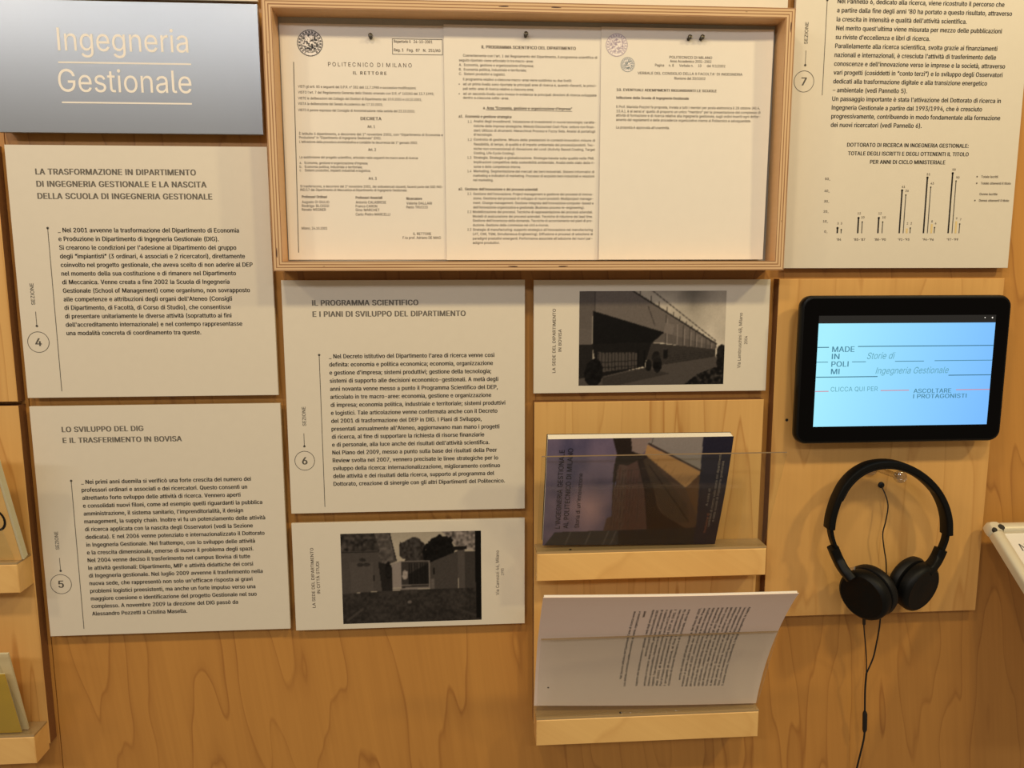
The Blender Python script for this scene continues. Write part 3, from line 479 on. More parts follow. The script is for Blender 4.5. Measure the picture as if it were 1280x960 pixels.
def put(mb, s, x, z, size, surf, width=None, xs=1.0, bold=0.0, shear=0.0, align='l', turn=0, res=2, sp=1.0, mi=0):
    """One line of lettering. turn 0 reads right, 1 reads upward, -1 reads downward."""
    v, f = glyphs(s, bold, shear, res, sp)
    if len(v) == 0: return 0
    x0, wd = v[:, 0].min(), np.ptp(v[:, 0])
    if width: xs = width / (wd * size)
    a = (v[:, 0] - x0) * size * xs; b = v[:, 1] * size; wd = wd * size * xs
    if align == 'c': a -= wd / 2
    if align == 'r': a -= wd
    if turn == 0: P, Q = x + a, z + b
    elif turn == 1: P, Q = x - b, z + a
    else: P, Q = x + b, z - a
    mb.add([np.array(surf(p, q)) - (0, 1.2e-5 * k, 0) for p, q, k in zip(P, Q, v[:, 2])], f, mi)
    return xs

def flat(Y): return lambda a, b: (a, Y, b)

def seg(mb, p, q, wd, surf, mi=0):
    """A ruled line from p to q (surface coordinates)."""
    p, q = np.array(p, float), np.array(q, float); d = (q - p) / np.linalg.norm(q - p); n = np.array([-d[1], d[0]]) * wd / 2
    k = max(1, int(np.linalg.norm(q - p) / 0.02)); pts = []
    for i in range(k + 1):
        c = p + (q - p) * i / k; pts += [surf(*(c - n)), surf(*(c + n))]
    mb.add(pts, [(2 * i, 2 * i + 2, 2 * i + 3, 2 * i + 1) for i in range(k)], mi)

def ring(mb, c, r, wd, surf, n=48, mi=0, full=False):
    vs = []
    for j in range(n):
        an = 2 * math.pi * j / n
        for rr in (r - wd / 2, r + wd / 2): vs.append(surf(c[0] + rr * math.cos(an), c[1] + rr * math.sin(an)))
    if full: mb.add(vs[1::2], [tuple(range(n))], mi)
    else: mb.add(vs, [(2 * j, 2 * j + 1, (2 * j + 3) % (2 * n), (2 * j + 2) % (2 * n)) for j in range(n)], mi)

def P2(px, py, Y):
    p = at(px, py, Y); return p[0], p[2]

def block(mb, lines, first, last, left, right, Y, bold=0.0, size=1.0, surf=None, res=2):
    """A paragraph set ragged right. first / last: photograph positions of the first and last baselines' left ends;
    left / right: both ends of its longest line, which sets how wide the letters are."""
    surf = surf or flat(Y)
    a, b = P2(*first, Y), P2(*last, Y); n = len(lines)
    pitch = (a[1] - b[1]) / (n - 1) if n > 1 else 0.012
    sz = size * pitch
    ll, rr = P2(*left, Y), P2(*right, Y); x0 = ll[0]
    li = int(round((a[1] - ll[1]) / pitch)) if n > 1 else 0
    li = min(max(li, 0), n - 1)
    v, _ = glyphs(lines[li], bold, 0, res)
    xs = (rr[0] - ll[0]) / (np.ptp(v[:, 0]) * sz)
    for i, s in enumerate(lines):
        put(mb, s, x0, a[1] - pitch * i, sz, surf, xs=xs, bold=bold, res=res)
    return x0, a[1], pitch, sz, xs

# ------------------------------------------------------------------ printed pictures
def poly(img, pts, col):
    H, Wd = img.shape[:2]; yy, xx = np.mgrid[0:H, 0:Wd] + 0.5; ins = np.zeros((H, Wd), bool); n = len(pts)
    for i in range(n):
        x1, y1 = pts[i]; x2, y2 = pts[(i + 1) % n]
        if y1 == y2: continue
        ins ^= ((y1 > yy) != (y2 > yy)) & (xx < (x2 - x1) * (yy - y1) / (y2 - y1) + x1)
    img[ins] = col
    return ins
def line(img, p, q, wd, col):
    p, q = np.array(p, float), np.array(q, float); d = (q - p) / np.linalg.norm(q - p); n = np.array([-d[1], d[0]]) * wd / 2
    poly(img, [p - n, q - n, q + n, p + n], col)
def blur(img, k=1):
    for _ in range(k):
        p = np.pad(img, ((1, 1), (1, 1), (0, 0)), 'edge')
        img = (p[:-2, 1:-1] + p[2:, 1:-1] + p[1:-1, :-2] + p[1:-1, 2:] + 2 * p[1:-1, 1:-1]) / 6
    return img
def vnoise(rng, H, Wd, cell):
    g = rng.random((H // cell + 2, Wd // cell + 2)); y = np.arange(H) / cell; x = np.arange(Wd) / cell
    iy, ix = y.astype(int), x.astype(int); fy, fx = (y - iy)[:, None], (x - ix)[None, :]
    a = g[iy][:, ix] * (1 - fx) + g[iy][:, ix + 1] * fx; b = g[iy + 1][:, ix] * (1 - fx) + g[iy + 1][:, ix + 1] * fx
    return a * (1 - fy) + b * fy
def blob(img, rng, c, rx, ry, col, var=25, rough=0.35):
    H, Wd = img.shape[:2]; yy, xx = np.mgrid[0:H, 0:Wd]
    d = ((xx - c[0]) / rx) ** 2 + ((yy - c[1]) / ry) ** 2
    n = vnoise(rng, H, Wd, 6) + 0.5 * vnoise(rng, H, Wd, 3)
    ins = d + rough * (n - 0.75) * 2 < 1
    t = (vnoise(rng, H, Wd, 3) - 0.5)[..., None] * var
    img[ins] = (np.array(col) + t)[ins]

def picture(mb, img, surf, s0, s1, t0, t1, mi=0):
    """Adds the image as a fine coloured grid on a surface; s runs left to right, t from bottom to top."""
    H, Wd = img.shape[:2]
    b = len(mb.v); cols = []
    a = img[::-1] / 255.0
    l = np.where(a <= 0.04045, a / 12.92, ((a + 0.055) / 1.055) ** 2.4)
    for j in range(H):
        for i in range(Wd):
            mb.v.append(tuple(map(float, surf(s0 + (s1 - s0) * i / (Wd - 1), t0 + (t1 - t0) * j / (H - 1)))))
    mb.f += [(b + j * Wd + i, b + j * Wd + i + 1, b + (j + 1) * Wd + i + 1, b + (j + 1) * Wd + i) for j in range(H - 1) for i in range(Wd - 1)]
    mb.m += [mi] * ((H - 1) * (Wd - 1))
    c = np.ones((H * Wd, 4)); c[:, :3] = np.clip(l.reshape(-1, 3), 0, 1)
    mb.col = c if mb.col is None else np.vstack([mb.col, c])

# ------------------------------------------------------------------ the wall and its boards
m = MB()
m.box((-1.9, 0, 0.0), (-0.5958, 0.03, 2.7), 0); m.box((-0.5946, 0, 0.0), (2.1, 0.03, 2.7), 0)
m.box((-0.5958, 0.004, 0.0), (-0.5946, 0.03, 2.7), 0)
tag(obj('wall_back', m, W_BASE), kind='structure')

def board(lo, hi, matl, label, holes=()):
    t = thing('display_board', label, 'board', ((lo[0] + hi[0]) / 2, 0, lo[1]))
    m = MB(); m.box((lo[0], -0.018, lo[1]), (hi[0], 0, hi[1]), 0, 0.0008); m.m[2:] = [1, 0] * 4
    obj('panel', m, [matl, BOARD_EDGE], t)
    for hx, hz in holes:
        m = MB(); m.lathe((hx, -0.0172, hz), (0, -1, 0), [(0, 0.0022), (0.001, 0.0022)], 12); obj('screw_hole', m, DARKGREY, t)
    return t
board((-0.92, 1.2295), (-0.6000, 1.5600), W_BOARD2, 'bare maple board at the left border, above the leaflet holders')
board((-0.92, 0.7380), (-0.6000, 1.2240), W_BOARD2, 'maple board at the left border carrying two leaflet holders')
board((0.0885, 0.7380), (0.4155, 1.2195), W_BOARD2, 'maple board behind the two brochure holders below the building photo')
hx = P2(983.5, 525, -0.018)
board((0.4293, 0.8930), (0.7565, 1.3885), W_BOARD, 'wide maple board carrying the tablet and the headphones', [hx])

# ------------------------------------------------------------------ information panels
PY = -0.014
def panel(name, label, cat, x0, x1, z0, z1, front=PY, matl=None, thick=0.005, group=None):
    t = thing(name, label, cat, ((x0 + x1) / 2, 0, z0), group)
    m = MB(); m.box((x0, front, z0), (x1, front + thick, z1), 0, 0.0004); obj('board', m, matl or WHITE, t)
    m = MB(); m.box((x0 + 0.003, front + thick, z0 + 0.003), (x1 - 0.003, 0, z1 - 0.003)); obj('spacer', m, DARKGREY, t)
    return t
TY = PY - 0.00025
TG = flat(TY)

def section(t, num, cpx, r, cap, cap_h, arrow, rule):
    """Numbered circle, small vertical caption with its arrow, and the thin rule beside the body text."""
    c = P2(*cpx, TY); m = MB()
    ring(m, c, r, 0.0007, TG)
    put(m, num, c[0], c[1] - 0.0051, 0.0148, TG, align='c', bold=0.03, res=4)
    lo, hi = P2(*cap_h[0], TY), P2(*cap_h[1], TY)
    put(m, 'SEZIONE', lo[0] + 0.0024, lo[1], 0.0068, TG, width=hi[1] - lo[1], turn=1, bold=0.01)
    a, b = P2(*arrow[0], TY), P2(*arrow[1], TY); seg(m, a, (a[0], b[1]), 0.0007, TG)
    ring(m, (a[0], b[1]), 0.0012, 0.0008, TG, 12, full=True)
    obj('section_mark', m, INKG, t)
    m = MB(); a, b = P2(*rule[0], TY), P2(*rule[1], TY); x = (a[0] + b[0]) / 2
    seg(m, (x, a[1]), (x, b[1]), 0.0008, TG); ring(m, (x, a[1]), 0.0012, 0.0008, TG, 12, full=True); obj('rule_line', m, INKG, t)

# panel 4
t = panel('text_panel', 'white text panel numbered 4, under the grey metal title sign', 'panel', -0.5890, -0.2607, 1.2337, 1.5604)
m = MB()
block(m, ['LA TRASFORMAZIONE IN DIPARTIMENTO', 'DI INGEGNERIA GESTIONALE E LA NASCITA', 'DELLA SCUOLA DI INGEGNERIA GESTIONALE'],
      (44.2, 218), (47, 248.5), (47, 248.5), (265.5, 249), TY, bold=0.042, size=0.70, res=3)
obj('heading_text', m, INKH, t)
m = MB()
T4 = ['Nel 2001 avvenne la trasformazione del Dipartimento di Economia', 'e Produzione in Dipartimento di Ingegneria Gestionale (DIG).',
      "Si crearono le condizioni per l'adesione al Dipartimento del gruppo", 'degli “impiantisti” (3 ordinari, 4 associati e 2 ricercatori), direttamente',
      'coinvolto nel progetto gestionale, che aveva scelto di non aderire al DEP', 'nel momento della sua costituzione e di rimanere nel Dipartimento',
      'di Meccanica. Venne creata a fine 2002 la Scuola di Ingegneria', 'Gestionale (School of Management) come organismo, non sovrapposto',
      "alle competenze e attribuzioni degli organi dell'Ateneo (Consigli", 'di Dipartimento, di Facoltà, di Corso di Studio), che consentisse',
      'di presentare unitariamente le diverse attività (soprattutto ai fini', "dell'accreditamento internazionale) e nel contempo rappresentasse",
      'una modalità concreta di coordinamento tra queste.']
def body(m, T, *a, **k):
    k.setdefault('bold', 0.030); k.setdefault('size', 0.74)
    T = ['_ ' + T[0]] + T[1:]
    return block(m, T, *a, **k)
body(m, T4, (72.6, 290.3), (83.8, 419), (76, 333.7), (315.8, 333), TY)
obj('body_text', m, INK, t)
section(t, '4', (48, 427.6), 0.0136, None, [(41.6, 381), (41.0, 354)], [(44.4, 389.5), (46.1, 407.5)], [(58.2, 285), (78.5, 489)])

# panel 5
t = panel('text_panel', 'white text panel numbered 5, lowest in the left column', 'panel', -0.5883, -0.2590, 0.8968, 1.2222)
m = MB()
block(m, ['LO SVILUPPO DEL DIG', 'E IL TRASFERIMENTO IN BOVISA'], (77.4, 540.2), (78.5, 553.8), (78.5, 553.8), (227.6, 553.2), TY, bold=0.042, size=0.70, res=3)
obj('heading_text', m, INKH, t)
m = MB()
T5 = ['Nei primi anni duemila si verificò una forte crescita del numero dei', 'professori ordinari e associati e dei ricercatori. Questo consentì un',
      'altrettanto forte sviluppo delle attività di ricerca. Vennero aperti', 'e consolidati nuovi filoni, come ad esempio quelli riguardanti la pubblica',
      "amministrazione, il sistema sanitario, l'imprenditorialità, il design", 'management, la supply chain. Inoltre vi fu un potenziamento delle attività',
      'di ricerca applicata con la nascita degli Osservatori (vedi la Sezione', 'dedicata). E nel 2006 venne potenziato e internazionalizzato il Dottorato',
      'in Ingegneria Gestionale. Nel frattempo, con lo sviluppo delle attività', 'e la crescita dimensionale, emerse di nuovo il problema degli spazi.',
      'Nel 2004 venne deciso il trasferimento nel campus Bovisa di tutte', 'le attività gestionali: Dipartimento, MIP e attività didattiche dei corsi',
      'di Ingegneria gestionale. Nel luglio 2009 avvenne il trasferimento nella', "nuova sede, che rappresentò non solo un'efficace risposta ai gravi",
      'problemi logistici preesistenti, ma anche un forte impulso verso una', 'maggiore coesione e identificazione del progetto Gestionale nel suo',
      'complesso. A novembre 2009 la direzione del DIG passò da', 'Alessandro Pozzetti a Cristina Masella.']
body(m, T5, (102, 605), (114.8, 769.5), (105.5, 654), (331.6, 650.3), TY)
obj('body_text', m, INK, t)
section(t, '5', (76.2, 730.2), 0.0139, None, [(71.9, 687), (71.0, 664.5)], [(74.3, 697.5), (75.1, 713.6)], [(89.2, 601), (104.6, 786)])

# panel 6
t = panel('text_panel', 'white text panel numbered 6, under the framed documents', 'panel', -0.2505, 0.0758, 1.0661, 1.3885)
m = MB()
block(m, ['IL PROGRAMMA SCIENTIFICO', 'E I PIANI DI SVILUPPO DEL DIPARTIMENTO'], (390.5, 382), (390.7, 396), (390.7, 396), (582.2, 395.4), TY, bold=0.042, size=0.70, res=3)
obj('heading_text', m, INKH, t)
m = MB()
T6 = ["Nel Decreto istitutivo del Dipartimento l'area di ricerca venne così", 'definita: economia e politica economica; economia, organizzazione',
      "e gestione d'impresa; sistemi produttivi; gestione della tecnologia;", 'sistemi di supporto alle decisioni economico-gestionali. A metà degli',
      'anni novanta venne messo a punto il Programma Scientifico del DEP,', 'articolato in tre macro-aree: economia, gestione e organizzazione',
      'di impresa; economia politica, industriale e territoriale; sistemi produttivi', 'e logistici. Tale articolazione venne confermata anche con il Decreto',
      'del 2001 di trasformazione del DEP in DIG. I Piani di Sviluppo,', "presentati annualmente all'Ateneo, aggiornavano man mano i progetti",
      'di ricerca, al fine di supportare la richiesta di risorse finanziarie', "e di personale, alla luce anche dei risultati dell'attività scientifica.",
      'Nel Piano del 2009, messo a punto sulla base dei risultati della Peer', 'Review svolta nel 2007, vennero precisate le linee strategiche per lo',
      'sviluppo della ricerca: internazionalizzazione, miglioramento continuo', 'delle attività e dei risultati della ricerca, supporto al programma del',
      'Dottorato, creazione di sinergie con gli altri Dipartimenti del Politecnico.']
body(m, T6, (412, 448), (416.5, 607.3), (413.3, 507.4), (631.6, 505.3), TY)
obj('body_text', m, INK, t)
section(t, '6', (380.9, 575.9), 0.0134, None, [(380.4, 532.3), (379.2, 508.5)], [(379.8, 541.7), (380.6, 557.9)], [(399.2, 443.7), (405.9, 633.6)])

# panel 7
t = panel('text_panel', 'tall white text panel numbered 7 with a bar chart, above the tablet', 'panel', 0.4360, 0.7622, 1.4030, 2.0600)
m = MB()
T7 = ['Nel Pannello 6, dedicato alla ricerca, viene ricostruito il percorso che', "a partire dalla fine degli anni ’80 ha portato a questo risultato, attraverso",
      "la crescita in intensità e qualità dell'attività scientifica.", "Nel merito quest'ultima viene misurata per mezzo delle pubblicazioni",
      "su riviste d'eccellenza e libri di ricerca.", 'Parallelamente alla ricerca scientifica, svolta grazie ai finanziamenti',
      "nazionali e internazionali, è cresciuta l'attività di trasferimento delle", "conoscenze e dell'innovazione verso le imprese e la società, attraverso",
      'vari progetti (cosiddetti in “conto terzi”) e lo sviluppo degli Osservatori', 'dedicati alla trasformazione digitale e alla transizione energetico',
      '– ambientale (vedi Pannello 5).', "Un passaggio importante è stata l'attivazione del Dottorato di ricerca in",
      'Ingegneria Gestionale a partire dal 1993/1994, che è cresciuto', 'progressivamente, contribuendo in modo fondamentale alla formazione',
      'dei nuovi ricercatori (vedi Pannello 6).']
block(m, T7, (1047, 4), (1036.2, 158.6), (1046.3, 15.6), (1265, 19), TY, bold=0.024, size=0.74)
obj('body_text', m, INK, t)
m = MB()
for s, a, b in (('DOTTORATO DI RICERCA IN INGEGNERIA GESTIONALE:', (1058.8, 183.3), (1210.8, 183.3)),
                ('TOTALE DEGLI ISCRITTI E DEGLI OTTENENTI IL TITOLO', (1060, 194), (1210.8, 194)), ('PER ANNI DI CICLO MINISTERIALE', (1087.5, 204.6), (1181.5, 204.6))):
    p, q = P2(*a, TY), P2(*b, TY); put(m, s, p[0], p[1], 0.0074, TG, width=q[0] - p[0], bold=0.03)
obj('heading_text', m, INK, t)
def zc(x, y): return 960 + x / 4, 160 + y / 4
for s, (x, y) in zip(('50', '40', '30', '20', '10', '0'), ((300, 260), (297, 320), (295, 372), (292, 423), (289, 472), (286, 523))):
    p = P2(*zc(x + 12, y), TY); m = MB(); put(m, s + '_', p[0], p[1], 0.0046, TG, align='r', bold=0.02); obj('axis_label', m, INKS, t)
for s, x in (("'84", 354), ("'85-'87", 457), ("'88-'90", 560), ("'91-'93", 678), ("'94-'96", 800), ("'97-'99", 922)):
    p = P2(*zc(x, 563), TY); m = MB(); put(m, s, p[0], p[1], 0.0046, TG, align='c', bold=0.02); obj('axis_label', m, INKS, t)
for s, x, y in (('3', 350, 482), ('3', 367, 482), ('12', 456, 432), ('10', 474, 452), ('12', 560, 432), ('10', 580, 452), ('41', 677, 299), ('36', 695, 319), ('2', 697, 482), ('2', 716, 482),
                ('53', 802, 237), ('43', 821, 282), ('8', 820, 472), ('4', 838, 482), ('58', 930, 213), ('50', 949, 252), ('9', 943, 457), ('7', 963, 462)):
    p = P2(*zc(x, y), TY); m = MB(); put(m, s, p[0], p[1], 0.0042, TG, align='c', bold=0.012); obj('value_label', m, INKS, t)
for s, x, y, d in (('Totale iscritti', 1066, 249, 1), ('Totale ottenenti il titolo', 1064, 282, 1), ('Donne iscritte', 1058, 336, 0), ('Donne ottenenti il titolo', 1055, 368, 1)):
    p = P2(*zc(x, y), TY); m = MB(); put(m, s, p[0], p[1], 0.0046, TG, bold=0.02, xs=0.9)
    if d: ring(m, (p[0] - 0.006, p[1] + 0.0015), 0.0009, 0.0004, TG, 10, full=True)
    obj('legend_label', m, INKS, t)
for (x, yt, dark) in ((347, 500, 0), (366, 508, 1), (451, 450, 0), (470, 470, 1), (552, 450, 0), (572, 470, 1), (664, 312, 0), (683, 335, 1), (694, 502, 2), (711, 500, 1),
                      (788, 248, 0), (806, 296, 1), (818, 480, 2), (832, 498, 1), (913, 226, 0), (931, 265, 1), (940, 466, 2), (957, 480, 1)):
    tp = P2(960 + (x + (527 - yt) * 0.04) / 4, 160 + yt / 4, TY); bt = P2(*zc(x - (527 - yt) * 0.045, 526), TY)
    m = MB(); xx = (tp[0] + bt[0]) / 2; seg(m, (xx, tp[1]), (xx, bt[1]), (0.0021, 0.0012, 0.0026)[dark], TG)
    if dark != 2: ring(m, (xx, tp[1]), (0.0014, 0.0009)[dark], 0.0004, TG, 12, full=True)
    obj('chart_bar', m, (INK, INKG, INKB)[dark], t)
section(t, '7', (1005, 101.8), 0.0136, None, [(1007.3, 55), (1010, 27.5)], [(1007.5, 63), (1006.3, 81.5)], [(1035, 0), (1027, 119)])

# blank undersides of the panels above the frame and the sign
panel('text_panel', 'lower edge of a white panel above the wooden document frame', 'panel', -0.2505, 0.4250, 1.7425, 2.0600)
panel('text_panel', 'lower edge of a white panel above the grey title sign', 'panel', -0.5890, -0.2640, 1.7385, 2.0600)

# ------------------------------------------------------------------ title sign
t = panel('title_sign', 'grey brushed metal sign with two large cream words', 'sign', -0.5900, -0.2630, 1.5745, 1.7335, front=-0.020, matl=STEEL, thick=0.006)
m = MB(); SY = -0.02025; SG = flat(SY)
for s, a, b in (('Ingegneria', (72.5, 62.3), (235.7, 66.5)), ('Gestionale', (73.7, 113.6), (240, 117.4))):
    p, q = P2(*a, SY), P2(*b, SY); put(m, s, p[0], (p[1] + q[1]) / 2, 0.0395, SG, width=q[0] - p[0], res=6, bold=-0.004)
obj('title_text', m, VINYL, t)
m = MB()
for a, b in (((72.5, 76.8), (239, 81.3)), ((77.3, 126.7), (240, 131))):
    p, q = P2(*a, SY), P2(*b, SY); z = (p[1] + q[1]) / 2; seg(m, (p[0], z), (q[0], z), 0.0019, SG)
obj('underline', m, VINYL, t)

# ------------------------------------------------------------------ photo panels
rng = np.random.default_rng(4)
def caption(t, s, a, b, Y, size, turn=1, bold=0.012):
    m = MB(); p, q = P2(*a, Y), P2(*b, Y)
    put(m, s, (p[0] + q[0]) / 2, p[1], size, flat(Y), width=abs(q[1] - p[1]), turn=turn, bold=bold)
    obj('caption_text', m, INKS, t)

t = panel('photo_panel', 'white panel with a photo of a long modern building, under the frame', 'panel', 0.0879, 0.4187, 1.2314, 1.3880)
# picture drawn in a 670 x 435 frame, sampled at 0.3
K = 0.3
def S(*pts): return [((x) * K, (y) * K) for x, y in pts]
Hh, Ww = int(435 * K), int(670 * K)
img = np.zeros((Hh, Ww, 3)); gy, gx = np.mgrid[0:Hh, 0:Ww]
sky = 172 + 34 * (gx / Ww) * (gy / Hh) * 1.6 - 46 * np.exp(-(((gx / Ww) - 0.78) / 0.16) ** 2 - ((gy / Hh) / 0.16) ** 2) + 34 * (vnoise(rng, Hh, Ww, 22) - 0.5) + 14 * (vnoise(rng, Hh, Ww, 9) - .5)
img[:] = sky[..., None] * np.array([1.0, 0.95, 0.87])
img[:] = np.clip(img, 0, 255)
D = np.array([1, 0.93, 0.88])
for p, c in ((S((0, 0), (240, 0), (388, 90), (630, 240), (628, 270), (390, 240), (60, 95), (0, 60)), 112),   # parapet and facade
             (S((60, 92), (390, 192), (628, 258), (628, 285), (390, 238), (300, 235)), 100),
             (S((0, 0), (75, 0), (75, 95), (62, 100), (60, 180), (0, 170)), 100), (S((0, 240), (65, 240), (65, 435), (0, 435)), 44),
             (S((0, 168), (60, 175), (60, 245), (0, 245)), 104),
             (S((310, 235), (628, 270), (628, 305), (380, 340), (310, 350)), 64),                            # brick base
             (S((0, 435), (0, 400), (310, 350), (628, 303), (670, 340), (670, 435)), 84),                    # paving
             (S((110, 395), (310, 352), (420, 380), (180, 432), (110, 432)), 66),
             (S((62, 90), (388, 190), (330, 240), (300, 345), (90, 395), (62, 250)), 34),                    # canopy and entrance
             (S((62, 90), (388, 190), (330, 236), (66, 240)), 26),
             (S((85, 278), (270, 282), (270, 350), (95, 372)), 82)):
    poly(img, p, c * D)
for x in range(90, 270, 15): line(img, (x * K, 280 * K), ((x + 2) * K, 362 * K), 1.1, 44 * D)
for x in (270, 300): line(img, (x * K, 270 * K), (x * K, 350 * K), 2.2, 22 * D)
for y in (318, 342): line(img, (100 * K, (y + 8) * K), (268 * K, y * K), 1.0, 40 * D)
for i in range(9):                                                                                          # facade bays
    u = (i / 8) ** 0.75; x = 395 + 230 * u; y0, y1 = 110 + 128 * u, 245 + 28 * u
    line(img, (x * K, y0 * K), (x * K, y1 * K), 0.9, 74 * D); line(img, ((x + 6) * K, (y0 + 18) * K), ((x + 6) * K, (y1 - 5) * K), 0.8, 146 * D)
line(img, (390 * K, 170 * K), (430 * K, 178 * K), 14, 122 * D)
line(img, (312 * K, 70 * K), (345 * K, 160 * K), 0.8, 60 * D); line(img, (72 * K, 0), (72 * K, 95 * K), 0.8, 70 * D)
line(img, (240 * K, 0), (632 * K, 246 * K), 2.0, 52 * D); line(img, (330 * K, 0), (628 * K, 232 * K), 1.1, 70 * D)   # roof railing
for i in range(12):
    u = (i / 11) ** 0.8; x = 275 + 345 * u; y = 22 + 212 * u; line(img, (x * K, (y - 36 * (1 - u)) * K), (x * K, y * K), 1.1 - 0.4 * u, 62 * D)
for i in range(4): line(img, (395 * K, (300 + 12 * i) * K), (626 * K, (278 + 7 * i) * K), 0.7, 52 * D)
poly(img, S((388, 270), (408, 268), (408, 308), (388, 310)), 30 * D)
for c, rx, ry, v in (((68, 372), 42, 66, 26), ((318, 340), 14, 26, 30), ((358, 335), 20, 38, 24), ((352, 300), 20, 24, 40), ((655, 285), 26, 40, 40), ((650, 330), 20, 26, 34)):
    blob(img, rng, (c[0] * K, c[1] * K), rx * K, ry * K, v * D, 20, 0.2)
q = poly(np.zeros((Hh, Ww, 1)), S((480, 435), (545, 385), (620, 355), (670, 345), (670, 435)), 1)
tx = 26 + 110 * np.clip(vnoise(rng, Hh, Ww, 3) - 0.45, 0, 1)
img[q] = (tx[..., None] * D)[q]
img = (img + rng.normal(0, 3, (Hh, Ww, 1)) - 16) * 1.08; img = blur(img, 1)
m = MB(); a, b = P2(724.5, 364, TY), P2(904, 480, TY)
picture(m, img, TG, a[0], b[0], b[1], a[1]); obj('photo_print', m, PRINT, t)
caption(t, 'LA SEDE DEL DIPARTIMENTO', (694.5, 466), (694.5, 386), TY, 0.0062); caption(t, 'IN BOVISA', (701.8, 439.4), (701.8, 411.5), TY, 0.0062)
caption(t, 'Via Lambruschini 4B, Milano', (925.3, 460), (928.3, 391), TY, 0.0066, bold=0.0); caption(t, '2004', (934, 430), (934.6, 420), TY, 0.0062, bold=0)

t = panel('photo_panel', 'white panel with a photo of a gated entrance, below panel 6', 'panel', -0.2512, 0.0757, 0.8936, 1.0517)
Hh, Ww = int(412 * K), int(668 * K)
img = np.zeros((Hh, Ww, 3)); gy, gx = np.mgrid[0:Hh, 0:Ww]
img[:] = (166 + 16 * (vnoise(rng, Hh, Ww, 18) - .5) + 14 * gy / Hh)[..., None] * np.array([1, 0.94, 0.84])
def rough_poly(pts, lo, hi, cell=3):
    q = poly(np.zeros((Hh, Ww, 1)), pts, 1); tt = lo + (hi - lo) * vnoise(rng, Hh, Ww, cell); img[q] = (tt[..., None] * D)[q]
rough_poly(S((150, 0), (235, 0), (262, 130), (200, 150), (150, 90)), 66, 110)
line(img, (232 * K, 4 * K), (262 * K, 130 * K), 1.4, 46 * D)
blob(img, rng, (340 * K, 85 * K), 62 * K, 62 * K, 60 * D, 40, 0.3)
rough_poly(S((480, 0), (645, 0), (645, 90), (560, 80), (520, 40)), 70, 170, 3)
blob(img, rng, (462 * K, 92 * K), 76 * K, 78 * K, 26 * D, 18, 0.3)
rough_poly(S((0, 0), (160, 0), (185, 80), (165, 100), (0, 85)), 34, 92, 3)
for p, c in ((S((0, 82), (165, 80), (195, 130), (195, 262), (0, 272)), 80), (S((40, 130), (150, 132), (150, 262), (45, 268)), 86),
             (S((175, 130), (240, 150), (240, 262), (190, 262)), 44), (S((238, 140), (282, 130), (282, 250), (240, 250)), 138),
             (S((282, 132), (418, 132), (418, 252), (282, 252)), 64), (S((318, 190), (418, 140), (418, 240), (318, 240)), 40),
             (S((418, 140), (555, 90), (555, 262), (420, 262)), 74), (S((552, 72), (588, 72), (586, 262), (556, 262)), 84),
             (S((586, 92), (642, 92), (642, 260), (588, 262)), 66), (S((525, 72), (598, 68), (598, 84), (528, 88)), 34)):
    poly(img, p, c * D)
line(img, (0, 86 * K), (168 * K, 84 * K), 1.4, 40 * D); line(img, (240 * K, 256 * K), (420 * K, 254 * K), 2.2, 128 * D)
for x in range(322, 418, 9): line(img, (x * K, 140 * K), (x * K, 240 * K), 0.8, 26 * D)
line(img, (284 * K, 132 * K), (418 * K, 131 * K), 1.6, 128 * D); line(img, (417 * K, 130 * K), (417 * K, 256 * K), 1.8, 120 * D); line(img, (284 * K, 240 * K), (418 * K, 239 * K), 1.2, 110 * D)
blob(img, rng, (300 * K, 190 * K), 14 * K, 22 * K, 150 * D, 40, 0.4); blob(img, rng, (222 * K, 170 * K), 16 * K, 40 * K, 36 * D, 16, 0.3)
for x, y in ((100, 118), (88, 140), (118, 140)): blob(img, rng, (x * K, y * K), 16 * K, 8 * K, 56 * D, 10, 0.3)
poly(img, S((432, 165), (444, 165), (444, 195), (432, 195)), 40 * D); poly(img, S((424, 215), (440, 213), (440, 262), (424, 262)), 100 * D); poly(img, S((150, 190), (158, 190), (158, 216), (150, 216)), 44 * D)
q = poly(np.zeros((Hh, Ww, 1)), S((0, 272), (240, 262), (668, 258), (668, 412), (0, 412)), 1)
tx = 40 + 22 * vnoise(rng, Hh, Ww, 3) + 12 * vnoise(rng, Hh, Ww, 14); img[q] = (tx[..., None] * D)[q]
line(img, (20 * K, 395 * K), (100 * K, 340 * K), 3.0, 74 * D); line(img, (520 * K, 340 * K), (640 * K, 390 * K), 2.4, 66 * D); blob(img, rng, (318 * K, 315 * K), 10 * K, 6 * K, 104 * D, 10, 0.2)
poly(img, S((636, 0), (668, 0), (668, 400), (640, 400)), 22 * D)
img = blur((img + rng.normal(0, 3, (Hh, Ww, 1)) - 14) * 1.1, 1)
m = MB(); a, b = P2(425.3, 667.5, TY), P2(602, 774.5, TY)
picture(m, img, TG, a[0], b[0], b[1], a[1]); obj('photo_print', m, PRINT, t)
caption(t, 'LA SEDE DEL DIPARTIMENTO', (393.5, 759.7), (392.5, 684.8), TY, 0.0062); caption(t, 'IN CITTÀ STUDI', (400, 742), (399, 702), TY, 0.0062)
caption(t, 'Via Camozzi 46, Milano', (624, 743.8), (623.5, 688), TY, 0.0066, bold=0); caption(t, '1990', (630, 719), (630, 710.5), TY, 0.0062, bold=0)

